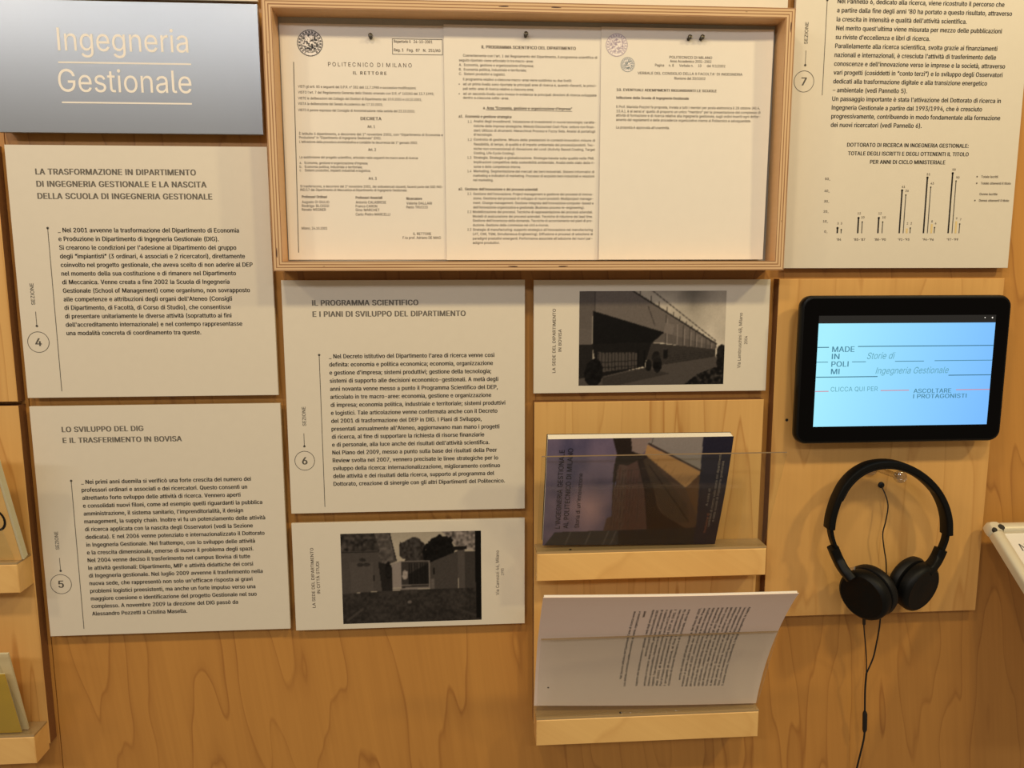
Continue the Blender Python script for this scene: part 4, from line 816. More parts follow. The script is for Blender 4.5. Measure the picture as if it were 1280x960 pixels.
# ------------------------------------------------------------------ wooden document frame
FX0, FX1, FZ0, FZ1, FW, FYF, FYB = -0.2490, 0.4164, 1.4005, 1.7290, 0.0122, -0.060, 0.0
t = thing('display_case', 'deep plywood box frame holding three typed sheets', 'frame', ((FX0 + FX1) / 2, 0, FZ0))
def member(name, p, q):
    """One mitred bar: outer edge from p to q (x, z), inner side to the left; local X runs along it and local Y across it."""
    p, q = Vector((p[0], 0, p[1])), Vector((q[0], 0, q[1])); d = (q - p); Lh = d.length; d.normalize(); n = Vector((-d.z, 0, d.x))
    vs = []
    for zz in (FYF, FYB):
        vs += [(0, 0, -zz), (Lh, 0, -zz), (Lh - FW, FW, -zz), (FW, FW, -zz)]
    me = bpy.data.meshes.new(name)
    me.from_pydata(vs, [], [(0, 1, 2, 3), (7, 6, 5, 4), (0, 4, 5, 1), (2, 6, 7, 3), (1, 5, 6, 2), (3, 7, 4, 0)])
    me.materials.append(PLY); me.materials.append(VENEER); me.polygons.foreach_set('material_index', [0, 0, 1, 1, 1, 1]); me.update()
    o = bpy.data.objects.new(name, me); C.objects.link(o); o.parent = t
    R = Matrix(((d.x, n.x, 0, p.x), (0, 0, -1, 0), (d.z, n.z, 0, p.z), (0, 0, 0, 1)))
    o.matrix_local = Matrix.Translation(-t.location) @ R
    return o
member('frame_bar', (FX0, FZ0), (FX1, FZ0)); member('frame_bar', (FX1, FZ0), (FX1, FZ1))
member('frame_bar', (FX1, FZ1), (FX0, FZ1)); member('frame_bar', (FX0, FZ1), (FX0, FZ0))
m = MB(); m.box((FX0 + FW, -0.0265, FZ0 + FW), (FX1 - FW, -0.001, FZ1 - FW)); obj('back_panel', m, FELT, t)

# sheets
def sheet(label, x0, x1, z0, z1, surf, name='typed_sheet'):
    t = thing(name, label, 'paper', ((x0 + x1) / 2, surf((x0 + x1) / 2, z0)[1], z0))
    m = MB(); nx, nz = 24, 24; fr, bk = [], []
    for j in range(nz + 1):
        for i in range(nx + 1):
            p = surf(x0 + (x1 - x0) * i / nx, z0 + (z1 - z0) * j / nz); fr.append(p); bk.append((p[0], p[1] + 0.0003, p[2]))
    n = nx + 1; fs = []
    for j in range(nz):
        for i in range(nx):
            a = j * n + i; fs += [(a, a + 1, a + n + 1, a + n)]
            b = a + len(fr); fs += [(b + n, b + n + 1, b + 1, b)]
    k = len(fr)
    for i in range(nx): fs += [(i + 1, i, k + i, k + i + 1), (nz * n + i, nz * n + i + 1, k + nz * n + i + 1, k + nz * n + i)]
    for j in range(nz): fs += [(j * n, (j + 1) * n, k + (j + 1) * n, k + j * n), ((j + 1) * n + nx, j * n + nx, k + j * n + nx, k + (j + 1) * n + nx)]
    m.add(fr + bk, fs); obj('sheet', m, PAPER, t, smooth=True)
    return t
def over(surf, d=0.00025): return lambda a, b: (surf(a, b)[0], surf(a, b)[1] - d, surf(a, b)[2])
def at2(px, py): return P2(px, py, -0.0290)
s1 = lambda x, z: (x, -0.0276 - 0.0010 * ((x + 0.13) / 0.1) ** 2 * ((1.72 - z) / 0.3), z)
s2 = lambda x, z: (x, -0.0296 - 0.0016 * ((x - 0.07) / 0.1) ** 2 * ((1.72 - z) / 0.3), z)
def s3(x, z):
    k = max(0.0, (1.70 - z) / 0.29); e = max(0.0, (x - 0.33) / 0.07); f = max(0.0, (0.22 - x) / 0.05)
    return (x - 0.004 * k * e * e, -0.0312 - 0.0055 * e * e * (0.35 + 0.65 * k) - 0.003 * f * f * k - 0.002 * k, z)
def tline(m, s, a, b, surf, size, **kw):
    """A typed line between its two ends (both on the photograph's line)."""
    p, q = at2(*a), at2(*b); kw.setdefault('res', 1); kw.setdefault('bold', 0.006)
    put(m, s, p[0], (p[1] + q[1]) / 2, size, surf, width=q[0] - p[0], **kw)

def seal(t, c, r, surf, seed, cols=((24, 22, 20), (235, 222, 200)), soft=0.0, name='seal_print'):
    """A round crest: rim, ring of lettering, and small figures crowded inside."""
    rg = np.random.default_rng(seed); n = 64; yy, xx = np.mgrid[0:n, 0:n]; d = np.hypot(xx - n / 2 + .5, yy - n / 2 + .5) / (n / 2)
    an = np.arctan2(yy - n / 2, xx - n / 2)
    k = np.zeros((n, n))
    k = np.where((d > 0.93), 1, k); k = np.where((d > 0.68) & (d < 0.73), 0.75, k)
    k = np.where((d > 0.76) & (d < 0.88) & (np.sin(an * 22) > -0.1) & (np.abs(an - math.pi / 2) > .5), 0.85, k)
    f = vnoise(rg, n, n, 4) * 0.55 + vnoise(rg, n, n, 2) * 0.6
    k = np.where(d < 0.66, np.clip((f - 0.53) * 7, 0, 1) * np.clip((0.72 - d) * 8, 0, 1), k)
    k = k * (1 - soft)
    ink, pap = np.array(cols[0], float), np.array(cols[1], float)
    img = blur(pap + (ink - pap) * k[..., None], 1)
    m = MB(); vs, cl = [], []
    sub = lambda u, v: surf(c[0] + u, c[1] + v)
    a = img[::-1] / 255.0; l = np.where(a <= 0.04045, a / 12.92, ((a + 0.055) / 1.055) ** 2.4)
    dd = d[::-1]
    m.v = [tuple(map(float, sub((i / (n - 1) * 2 - 1) * r, (j / (n - 1) * 2 - 1) * r))) for j in range(n) for i in range(n)]
    for j in range(n - 1):
        for i in range(n - 1):
            if dd[j, i] < 1.0 and dd[j + 1, i + 1] < 1.0 and dd[j, i + 1] < 1 and dd[j + 1, i] < 1: m.f.append((j * n + i, j * n + i + 1, (j + 1) * n + i + 1, (j + 1) * n + i))
    m.m = [0] * len(m.f); cc = np.ones((n * n, 4)); cc[:, :3] = l.reshape(-1, 3); m.col = cc
    return obj(name, m, PRINT, t)

# left sheet
t = sheet('leftmost of the three typed sheets in the wooden frame', -0.2355, -0.0268, 1.4152, 1.7092, s1)
o1 = over(s1); m = MB()
def c5(x, y): return 320 + x * 0.20312, y * 0.20312
def c6(x, y): return 320 + x * 0.20312, 180 + y * 0.20312
tline(m, 'POLITECNICO DI MILANO', c5(443, 408), c5(958, 411), o1, 0.0072, sp=1.35, bold=0.0)
tline(m, 'IL RETTORE', c5(597, 457), c5(803, 459), o1, 0.0056, sp=1.4, bold=0.03)
tline(m, 'Repertorio il   24-10-2001', c5(848, 262), c5(1085, 264), o1, 0.0050, bold=0.02)
tline(m, 'Reg. 1   Fog.  87   N.  251/AG', c5(848, 314), c5(1135, 318), o1, 0.0050, bold=0.02)
V = ['VISTI gli artt. 83 e seguenti del D.P.R. n° 382 dell 11.7.1980 e successive modificazioni;', "VISTO l'art. 7 del Regolamento Generale dello Statuto emanato con D.R. n° 163/AG del 13.7.1995;",
     'VISTE le deliberazioni del Collegio dei Direttori di Dipartimento del 19.9.2001 e 10.10.2001;', 'VISTA la deliberazione del Senato Accademico del 17.10.2001;', 'VISTO il parere espresso dal Consiglio di Amministrazione nella seduta del 23.10.2001;']
for s, y, xr in zip(V, (540, 576, 612, 644, 684), (985, 1095, 1020, 780, 978)): tline(m, s, c5(258, y), c5(xr, y + 6), o1, 0.0045)
tline(m, 'DECRETA', c5(643, 738), c5(772, 739), o1, 0.0056, bold=0.03); tline(m, 'Art. 1', c5(685, 786), c5(732, 787), o1, 0.0050, bold=0.02)
tline(m, 'È istituito il dipartimento, a decorrere dal 1° novembre 2001, con “Dipartimento di Economia e', c5(265, 828), c5(1150, 838), o1, 0.0045)
tline(m, 'Produzione” in “Dipartimento di Ingegneria Gestionale” (DIG).', c5(265, 852), c5(770, 857), o1, 0.0045)
tline(m, "L'attivazione della procedura amministrativa e contabile ha decorrenza dal 1° gennaio 2002.", c5(266, 878), c5(995, 886), o1, 0.0045)
tline(m, 'Art. 2', c6(690, 42), c6(738, 42), o1, 0.0050, bold=0.02)
tline(m, 'La suddivisione del progetto scientifico, articolato nelle seguenti tre macro aree di ricerca:', c6(268, 86), c6(998, 94), o1, 0.0045)
for s, y, xr in (('a.   Economia, gestione e organizzazione d’impresa;', 122, 688), ('b.   Economia politica, industriale e territoriale;', 146, 655), ('c.   Sistemi produttivi, impianti industriali e logistica.', 168, 705)): tline(m, s, c6(268, y), c6(xr, y + 3), o1, 0.0045)
tline(m, 'Art. 3', c6(692, 219), c6(742, 220), o1, 0.0050, bold=0.02)
tline(m, 'Si trasferiscono, a decorrere dal 1° novembre 2001, dei sottoelencati docenti, facenti parte del SSD ING-', c6(272, 264), c6(1150, 273), o1, 0.0045)
tline(m, 'IND/17 dal Dipartimento di Meccanica al Dipartimento di Ingegneria Gestionale:', c6(272, 287), c6(930, 293), o1, 0.0045)
for s, x, y, xr in (('Professori Ordinari', 282, 332, 437), ('Professori Associati', 613, 337, 777), ('Ricercatore', 925, 343, 1022)): tline(m, s, c6(x, y), c6(xr, y), o1, 0.0048, bold=0.035)
for s, x, y, xr in (('Augusto DI GIULIO', 282, 364, 450), ('Rodrigo BLOISSI', 282, 388, 448), ('Renato WEGNER', 282, 411, 430), ('Antonio CALABRESE', 613, 366, 800), ('Franco CARON', 613, 390, 745),
                    ('Gino MARCHET', 613, 413, 760), ('Carlo Pietro MARCELLI', 613, 440, 825), ('Valeria DALLARI', 925, 372, 1082), ('Paolo TRUCCO', 925, 396, 1057)): tline(m, s, c6(x, y), c6(xr, y), o1, 0.0048)
tline(m, 'Milano, 24.10.2001', c6(280, 526), c6(438, 526), o1, 0.0048); tline(m, 'IL RETTORE', c6(968, 560), c6(1078, 560), o1, 0.0048); tline(m, 'F.to prof. Adriano DE MAIO', c6(903, 584), c6(1138, 584), o1, 0.0048)
obj('typed_text', m, INKS, t)
m = MB()
a, b = at2(*c5(230, 380)), at2(*c6(262, 668)); seg(m, (a[0], a[1]), (b[0], b[1]), 0.0009, o1); obj('ruled_line', m, INKG, t); m = MB()
a, b = at2(*c5(838, 237)), at2(*c5(1148, 337))
for p, q in (((a[0], a[1]), (b[0], a[1])), ((a[0], b[1]), (b[0], b[1])), ((a[0], a[1]), (a[0], b[1])), ((b[0], a[1]), (b[0], b[1]))): seg(m, p, q, 0.0006, o1)
obj('date_box', m, INKG, t)
seal(t, at2(387.3, 53.4), 0.0160, o1, 3, ((26, 24, 22), (240, 232, 224)))

# middle sheet
t = sheet('middle typed sheet of the three in the wooden frame', -0.0295, 0.1747, 1.4147, 1.7106, s2)
o2 = over(s2); m = MB()
def c7(x, y): return 540 + x * 0.1875, y * 0.1875
def c8(x, y): return 540 + x * 0.1875, 160 + y * 0.1875
tline(m, 'IL PROGRAMMA SCIENTIFICO DEL DIPARTIMENTO', c7(330, 320), c7(958, 338), o2, 0.0054, bold=0.035)
for s, x, y, xr, dy in (("Coerentemente con l'art. 1 del Regolamento del Dipartimento, il programma scientifico di", 207, 374, 1100, 24), ('seguito riportato viene articolato in tre macro-aree:', 180, 408, 675, 12),
        ("A.  Economia, gestione e organizzazione d'impresa;", 180, 438, 678, 14), ('B.  Economia politica, industriale e territoriale;', 180, 468, 630, 14), ('C.  Sistemi produttivi e logistici.', 180, 499, 488, 9),
        ('Il programma relativo a ciascuna macro-area viene suddiviso su due livelli:', 207, 532, 930, 20), ('•   ad un primo livello sono riportate le principali aree di ricerca e, quando rilevanti, le princi-', 178, 565, 1095, 20),
        ('pali sotto-aree di ricerca relative a ciascuna area;', 207, 597, 678, 12), ('•   ad un secondo livello sono invece in evidenza le principali direzioni di ricerca sviluppate', 178, 628, 1095, 22), ('dentro a ciascuna sotto-area.', 207, 658, 513, 8)):
    tline(m, s, c7(x, y), c7(xr, y + dy), o2, 0.0045)
tline(m, "a. Area “Economia, gestione e organizzazione d'impresa”", c7(340, 726), c7(933, 738), o2, 0.0049, bold=0.03)
tline(m, 'a1.  Economia e gestione strategica', c7(177, 783), c7(530, 790), o2, 0.0049, bold=0.03, shear=0.2)
for s, x, y, xr in (('1.1', 238, 820, 265), ('1.2', 238, 940, 265)): tline(m, s, c7(x, y), c7(xr, y), o2, 0.0045, bold=0)
for s, x, y, xr, dy in (('Analisi degli investimenti. Valutazione di investimenti in nuove tecnologie; caratte-', 278, 816, 1090, 10), ('ristiche delle imprese strategiche. Metodo Discounted Cash Flow: settore non finan-', 278, 848, 1085, 9),
        ('ziari; Utilizzo di strumenti: Hierarchical Process e Fuzzy Sets. Analisi di portafogli', 278, 878, 1087, 8), ('di tecnologie.', 278, 905, 402, 2), ('Controllo di gestione. Misura delle prestazioni in contesti innovativi: misure di', 278, 938, 1085, 8)): tline(m, s, c7(x, y), c7(xr, y + dy), o2, 0.0045)
rows = [('flessibilità, di tempo, di qualità e di impatto ambientale dei processi/prodotti. Tec-', 278, 115, 1080, 10), ('niche non convenzionali di rilevazione dei costi (Activity Based Costing, Target', 278, 145, 1085, 10), ('Costing, Life Cycle Costing).', 278, 175, 553, 3),
        ('Strategia. Strategia e globalizzazione. Strategia basata sulla qualità nelle PMI.', 278, 206, 1080, 5), ('Implicazioni competitive della sostenibilità ambientale. Analisi dello stato delle ri-', 278, 236, 1083, 5), ('sorse e delle competenze interne.', 278, 266, 592, 2),
        ('Marketing. Segmentazione dei mercati dei beni industriali. Sistemi informativi di', 278, 296, 1080, 5), ('marketing e indicatori di marketing. Processo di acquisto beni industriali e relazioni', 275, 326, 1080, 4), ('nel marketing.', 275, 355, 408, 1),
        ("Gestione dell'innovazione. Project management e gestione dei processi di innova-", 275, 447, 1073, 4), ('zione. Gestione dei processi di sviluppo di nuovi prodotti. Multiproject manage-', 275, 477, 1073, 3), ("ment. Change management. Gestione integrata dell'innovazione computer-based e", 275, 507, 1075, 3),
        ("dell'innovazione organizzativa e gestionale (Business process re-engineering).", 275, 537, 1015, 2), ('Modellizzazione dei processi. Tecniche di rappresentazione dei processi aziendali.', 272, 567, 1070, 2), ('Modelli di assicurazione dei processi aziendali. Tecniche di riduzione dei lead time.', 272, 597, 1070, 2),
        ("Gestione dell'incertezza della domanda. Tecniche di accorciamento nei piani di pro-", 272, 625, 1070, 2), ('duzione. Gestione delle commesse nei cicli e risorse.', 272, 655, 778, 1), ("Strategie di manufacturing: supporto strategico all'innovazione nel manufacturing", 272, 685, 1070, 2),
        ('(JIT, CIM, TQM, Simultaneous Engineering). Diffusione e processi di selezione di', 272, 714, 1070, 2), ("paradigmi produttivi emergenti. Performance associate all'adozione dei nuovi par-", 272, 744, 1067, 1), ('adigmi produttivi.', 272, 773, 450, 0)]
for s, x, y, xr, dy in rows: tline(m, s, c8(x, y), c8(xr, y + dy), o2, 0.0045)
for s, y in (('1.3', 206), ('1.4', 296), ('2.1', 447), ('2.2', 567), ('2.3', 685)): tline(m, s, c8(236, y), c8(262, y), o2, 0.0045, bold=0)
tline(m, "a2.  Gestione dell'innovazione e dei processi aziendali", c8(177, 414), c8(703, 420), o2, 0.0049, bold=0.03)
a, b = at2(*c7(360, 733)), at2(*c7(933, 744)); seg(m, a, b, 0.0005, o2)
obj('typed_text', m, INKS, t)

# right sheet
t = sheet('rightmost sheet in the wooden frame, mostly blank, with a round stamp', 0.1730, 0.4000, 1.4149, 1.7108, s3)
o3 = over(s3); m = MB()
for s, x, y, xr, y2, b in (('POLITECNICO DI MILANO', 473, 362, 735, 368, 0.01), ('Anno Accademico 2001-2002', 477, 386, 730, 392, 0.01), ('Pagina     n. 8      Verbale n.     10      del 9/1/2002', 385, 408, 815, 422, 0.006),
        ("VERBALE DEL CONSIGLIO DELLA II FACOLTA' DI INGEGNERIA", 278, 452, 920, 478, 0.006), ('Riunione del 30/10/02', 503, 490, 693, 498, 0.01), ('10. EVENTUALI ADEMPIMENTI RIGUARDANTI LE SCUOLE', 148, 556, 762, 578, 0.035),
        ('Istituzione della Scuola di Ingegneria Gestionale', 147, 608, 592, 620, 0.035), ('Il Prof. Mariella Pezzini fa proposta, inviata a tutti i membri per posta elettronica il 28 ottobre (All.4,', 147, 657, 1027, 688, 0.004),
        ("10.A.), è ai sensi e' quello di proporre un unico “membro” per la presentazione del complesso di", 147, 684, 1030, 715, 0.004), ('attività di formazione e di ricerca relative alla ingegneria gestionale, sugli ordini inseriti ogni dottor-', 145, 710, 1030, 740, 0.004),
        ('amento dei regolamenti e delle procedenze organizzative interne al Politecnico e salvaguardate.', 145, 737, 972, 766, 0.004), ("La proposta è approvata all'unanimità.", 145, 790, 473, 801, 0.004)):
    tline(m, s, (740 + x * 0.20312, y * 0.20312), (740 + xr * 0.20312, y2 * 0.20312), o3, 0.0047, bold=b)
obj('typed_text', m, INKS, t)
seal(t, at2(770.5, 57), 0.0142, o3, 8, ((132, 116, 140), (240, 230, 222)), 0.30, 'stamp_print')
seal(t, at2(784, 81.3), 0.0092, o3, 12, ((74, 92, 100), (240, 230, 222)), 0.15)

# push pins
def push_pin(px, py, Y, label):
    p = at(px, py, Y - 0.004); t = thing('push_pin', label, 'pin', (p[0], Y, p[2]), 'push pins holding the typed sheets')
    m = MB(); m.lathe((p[0], Y, p[2]), (0.05, -1, 0.15), [(0, 0.0021), (0.001, 0.0023), (0.003, 0.0014), (0.005, 0.0014), (0.0062, 0.0030), (0.0078, 0.0028), (0.0082, 0.0015)], 16)
    obj('pin_head', m, PINM, t, smooth=True)
    m = MB(); m.tube([(p[0], Y, p[2]), (p[0], -0.020, p[2] - 0.001)], 0.0005, 6); obj('needle', m, CHROME, t)
push_pin(463, 46, s1(-0.12, 1.695)[1], 'dark push pin at the top of the leftmost typed sheet')
push_pin(657, 44, s2(0.075, 1.70)[1], 'dark push pin at the top of the middle typed sheet')
push_pin(861.5, 48, s3(0.29, 1.70)[1], 'left one of the two close pins on the mostly blank sheet')
push_pin(877, 48, s3(0.306, 1.70)[1], 'right one of the two close pins on the mostly blank sheet')

# ------------------------------------------------------------------ brochure holders
def holder(name, label, x0, x1, z_top, screw_x, group):
    """A maple ledge with a clear acrylic pane that leans out above it."""
    t = thing(name, label, 'holder', ((x0 + x1) / 2, -0.018, z_top - 0.0395), group)
    m = MB(); m.box((x0, -0.052, z_top - 0.0395), (x1, -0.018, z_top), 0, 0.001); obj('ledge', m, W_LEDGE, t)
    m = MB(); e = 0.0025; y0, z0, y1, z1 = -0.0505, z_top + 0.0035, -0.113, z_top + 0.1525
    dy, dz = (y1 - y0), (z1 - z0); ln = math.hypot(dy, dz); ny, nz = -dz / ln * e, dy / ln * e
    q = [(y0, z0), (y1, z1), (y1 - ny, z1 - nz), (y0 - ny, z0 - nz)]
    vs = [(x, a, b) for x in (x0, x1 - 0.004) for a, b in q]
    m.add(vs, [(0, 4, 5, 1), (3, 2, 6, 7)], 0); m.add(vs, [(0, 3, 7, 4), (0, 1, 2, 3), (4, 7, 6, 5)], 0); m.add(vs, [(1, 5, 6, 2)], 1)
    obj('pane', m, [ACRYL, EDGE], t)
    m = MB(); m.box((x0, -0.0515, z_top + 0.0003), (x1, -0.019, z_top + 0.0030)); obj('base_strip', m, ACRYL2, t)
    if screw_x:
        m = MB(); m.lathe((screw_x, -0.046, z_top + 0.003), (0, 0, 1), [(0, 0.0018), (0.0009, 0.0018), (0.0013, 0.0010)], 14); obj('screw', m, SCREW, t)
    return t
ACRYL2 = mat('acrylic_strip', (176, 148, 104), 0.25)
HG = 'maple holders with acrylic panes'
holder('brochure_holder', 'maple ledge with acrylic pane holding the booklet with the purple cover', 0.0892, 0.4150, 1.0122, at(713, 686, -0.046)[0], HG)
holder('brochure_holder', 'maple ledge with acrylic pane holding the white typed document, lowest in the middle', 0.0892, 0.4150, 0.7642, at(775.5, 890, -0.046)[0], HG)
holder('brochure_holder', 'upper maple ledge cut by the left border, beside panel 5', -0.91, -0.6015, 1.0168, None, HG)
holder('brochure_holder', 'lower maple ledge cut by the left border, under the yellow booklet', -0.91, -0.6015, 0.7700, None, HG)

def slab(name, surf, s0, s1, t0, t1, d0, d1, mats, parent, nt=14, ns=10):
    """A bundle of sheets following a leaning surface, from d0 to d1 behind it."""
    m = MB(); A, B = [], []
    for j in range(nt + 1):
        for i in range(ns + 1):
            u, v = s0 + (s1 - s0) * i / ns, t0 + (t1 - t0) * j / nt; p = np.array(surf(u, v)); g = np.array(surf(u, min(v + 0.02, 1.0))) - np.array(surf(u, min(v + 0.02, 1.0) - 0.02))
            g = np.array((0, g[2], -g[1])) / math.hypot(g[1], g[2]); A.append(p + g * d0); B.append(p + g * d1)
    n = ns + 1; k = len(A); fs = []
    for j in range(nt):
        for i in range(ns):
            a = j * n + i; fs += [(a, a + 1, a + n + 1, a + n), (k + a + n, k + a + n + 1, k + a + 1, k + a)]
    m.add(A + B, fs, 0); ed = []
    for i in range(ns): ed += [(i + 1, i, k + i, k + i + 1), (nt * n + i, nt * n + i + 1, k + nt * n + i + 1, k + nt * n + i)]
    for j in range(nt): ed += [(j * n, (j + 1) * n, k + (j + 1) * n, k + j * n), ((j + 1) * n + ns, j * n + ns, k + j * n + ns, k + (j + 1) * n + ns)]
    m.f += ed; m.m += [len(mats) - 1] * len(ed)
    return obj(name, m, mats, parent)

# ---- booklet with the purple cover
BX0, BX1, BW, BH = 0.0985, 0.3442, 0.2457, 0.172
def book(s, q):     # s across 0..BW, q up 0..1
    return (BX0 + s, -0.040 - 0.058 * q - 0.004 * math.sin(math.pi * q) * (s / BW), 1.0160 + 0.1685 * q + 0.0045 * (1 - s / BW) * (1 - q))
t = thing('booklet', 'booklet with a purple and navy photo cover lying sideways behind the acrylic pane', 'book', (0.22, -0.04, 1.0155))
slab('page_block', book, 0.001, BW - 0.001, 0.004, 0.998, 0.0008, 0.0120, [PAGE], t)
slab('back_cover', book, 0, BW, 0, 1, 0.0121, 0.0128, [INKNAVY], t)
K = 0.25; Ww, Hh = 240, 150
img = np.zeros((Hh, Ww, 3)); gy, gx = np.mgrid[0:Hh, 0:Ww]
def B(*pts):        # photograph crop coordinates -> cover pixels
    out = []
    for x, y in pts:
        v = (y - 182) / 490.0; xl = 168 - 20 * v; xr = 1040 - 82 * v
        out.append(((x - xl) / (xr - xl) * Ww, v * Hh))
    return out
n = vnoise(rng, Hh, Ww, 30) * .6 + vnoise(rng, Hh, Ww, 12) * .4
img[:] = np.array([116, 104, 128]) + (n - .5)[..., None] * np.array([70, 52, 44])
g = np.exp(-((gx - 62) / 26.) ** 2 - ((gy - 92) / 30.) ** 2); img += g[..., None] * np.array([52, 34, 18])
img -= (np.clip(gx / 100., 0, 1) * (gy < 60))[..., None] * 8
for p, c in ((B((555, 185), (660, 185), (620, 240), (600, 260), (555, 235)), (150, 130, 122)),
             (B((630, 205), (660, 182), (900, 182), (882, 330)), (150, 140, 134)),
             (B((500, 280), (620, 255), (660, 560), (640, 600), (430, 600), (445, 540), (468, 530), (470, 420), (490, 380), (478, 330)), (96, 74, 68)),
             (B((540, 290), (600, 260), (700, 600), (520, 600)), (92, 66, 62)),
             (B((580, 262), (632, 255), (700, 330), (880, 560), (900, 668), (640, 668), (620, 420)), (44, 30, 28)),
             (B((612, 280), (640, 262), (820, 480), (830, 560), (720, 560)), (80, 62, 50)),
             (B((630, 240), (884, 332), (872, 600), (700, 600)), (88, 66, 54)), (B((612, 280), (640, 262), (820, 480), (830, 560), (720, 560)), (74, 58, 48)),
             (B((632, 212), (890, 335), (872, 350), (812, 402), (640, 270), (620, 250)), (186, 142, 92)),
             (B((812, 402), (874, 345), (866, 520), (840, 470)), (104, 74, 52)),
             (B((640, 420), (700, 520), (860, 620), (860, 668), (640, 668)), (50, 34, 30)),
             (B((205, 606), (860, 588), (960, 672), (150, 682)), (66, 64, 66)),
             (B((500, 600), (860, 588), (960, 668), (500, 676)), (46, 42, 44)),
             (B((895, 176), (1046, 176), (1000, 440), (960, 690), (850, 690), (866, 560), (880, 330)), (40, 38, 54))):
    poly(img, p, c)
hill = B((470, 182), (556, 182), (560, 240), (625, 262), (540, 300), (500, 295), (478, 400), (468, 440), (478, 300), (490, 250))
poly(img, hill, (46, 36, 32))
for i in range(10): x = 480 + 13 * i; line(img, B((x, 300 + 4 * i))[0], B((x - 14, 590))[0], .8, (68 + 8 * (i % 3), 54, 50))
for i in range(5): y = 330 + 60 * i; line(img, B((470, y))[0], B((655, y - 20))[0], .7, (70, 56, 52))
for x in (280, 372, 455, 490): line(img, B((x, 604))[0], B((x - 28, 672))[0], 1.4, (104, 100, 98))
line(img, B((636, 208))[0], B((888, 330))[0], 1.8, (52, 38, 30)); line(img, B((660, 182))[0], B((650, 212))[0], 1.0, (90, 80, 74)); line(img, B((640, 300))[0], B((830, 560))[0], 1.2, (40, 28, 26))
for i in range(6): line(img, B((650 + 38 * i, 250 + 20 * i))[0], B((640 + 34 * i, 275 + 22 * i))[0], .6, (160, 120, 78))
img = blur(img + rng.normal(0, 2.5, (Hh, Ww, 1)), 1)
m = MB(); bf = lambda s, q: book(s, q)
picture(m, img, bf, 0.0, BW, 0.0, 1.0)
bk = len(m.v); n = Ww
cov = obj('cover', m, COVER, t)
m = MB(); bs = lambda a, b: tuple(np.array(book(a, b / 0.172)) + (0, -0.0006, 0))
def cb(x, y): v = (y - 182) / 490.0; xl = 168 - 20 * v; xr = 1040 - 82 * v; return (x - xl) / (xr - xl) * BW, (1 - v) * 0.172
for s, a, b, z in (("L'INGEGNERIA GESTIONALE", (228, 588), (246, 228), 0.0098), ('AL POLITECNICO DI MILANO', (266, 588), (285, 222), 0.0098)):
    p, q = cb(*a), cb(*b); put(m, s, (p[0] + q[0]) / 2, p[1], z, bs, width=q[1] - p[1], turn=1, bold=0.006, res=3)
p, q = cb(315, 586), cb(332, 332); put(m, "Storia di un'innovazione", (p[0] + q[0]) / 2, p[1], 0.0085, bs, width=q[1] - p[1], turn=1, res=3)
obj('title_text', m, INKNAVY, cov)
m = MB()
for s, a, b in (('A cura di', (916, 485), (934, 405)), ('contributi di ricerca sulla storia del dipartimento', (938, 585), (972, 250)), ('e della scuola di ingegneria gestionale', (952, 560), (992, 285))):
    p, q = cb(*a), cb(*b); put(m, s, (p[0] + q[0]) / 2, p[1], 0.0050, bs, width=q[1] - p[1], turn=1, res=2)
obj('credits_text', m, INKLIGHT, cov)
m = MB(); p, q = cb(915, 612), cb(924, 520); put(m, 'Prefazione di', (p[0] + q[0]) / 2, p[1], 0.0050, bs, width=q[1] - p[1], turn=1, res=2)
obj('preface_text', m, INKRED, cov)

# ---- white typed document, lying sideways
def docs(s, q):
    q2 = 0.50 * q + 0.50 * q * q
    fl = max(0.0, (q - 0.9)) * 0.3
    return (0.0868 + s, -0.040 - 0.118 * q2 - fl * fl - 0.003 * math.sin(3 * s / 0.33), 0.7705 + 0.2215 * q + 0.0095 * (1 - s / 0.328) * (1 - 0.55 * q))
t = thing('document', 'white stapled document with sideways typed text behind the lowest acrylic pane', 'document', (0.25, -0.04, 0.770))
slab('top_sheet', docs, 0, 0.328, 0, 1, 0.0, 0.0006, [DOCPAPER], t, 24, 20)
slab('sheet_stack', lambda s, q: tuple(np.array(docs(s, q)) + (0.0008 * math.sin(9 * q), 0, 0)), 0.001, 0.327, 0, 0.992, 0.0008, 0.0045, [PAPER], t, 24, 12)
m = MB(); dsf = lambda a, b: tuple(np.array(docs(a, b / 0.245)) + (0, -0.0004, 0))
def dc(x, y):       # crop (640,705) pixels -> document coordinates
    v = (y - 135) / 465.0; xl = 128 - 38 * v; xr = 1190 - 165 * v; return (x - xl) / (xr - xl) * 0.328, (1 - v) * 0.245
words = (' '.join(T6 + T5 + T4)).split(); wi = 0
def column(xt0, xb0, xt1, xb1, n, ytop, ybot, shorts=()):
    global wi
    for i in range(n):
        f = i / (n - 1) if n > 1 else 0
        xt, xb = xt0 + (xt1 - xt0) * f, xb0 + (xb1 - xb0) * f
        p, q = dc(xb, ybot), dc(xt, ytop)
        k = 9; s = ' '.join(words[wi:wi + k]); wi = (wi + k) % (len(words) - 12)
        ln = (q[1] - p[1]) * (shorts[i] if i < len(shorts) else 1.0)
        put(m, s, (p[0] + q[0]) / 2, q[1] - ln if i >= len(shorts) else p[1] + (q[1] - p[1]) - ln, 0.0046, dsf, width=ln, turn=1, res=1, bold=0.012)
column(505, 462, 545, 503, 3, 200, 522, (0.9, 1.0, 0.08))
column(583, 530, 745, 658, 9, 195, 520, (1.0, 0.62, 1, 1, 1, 1, 1, 1, 1))
column(772, 715, 985, 902, 12, 190, 524, (0.92,))
obj('typed_text', m, INK, t)
m = MB(); c = dc(152, 526); ring(m, c, 0.0011, 0.0004, dsf, 10, full=True); obj('staple_mark', m, SCREW, t)

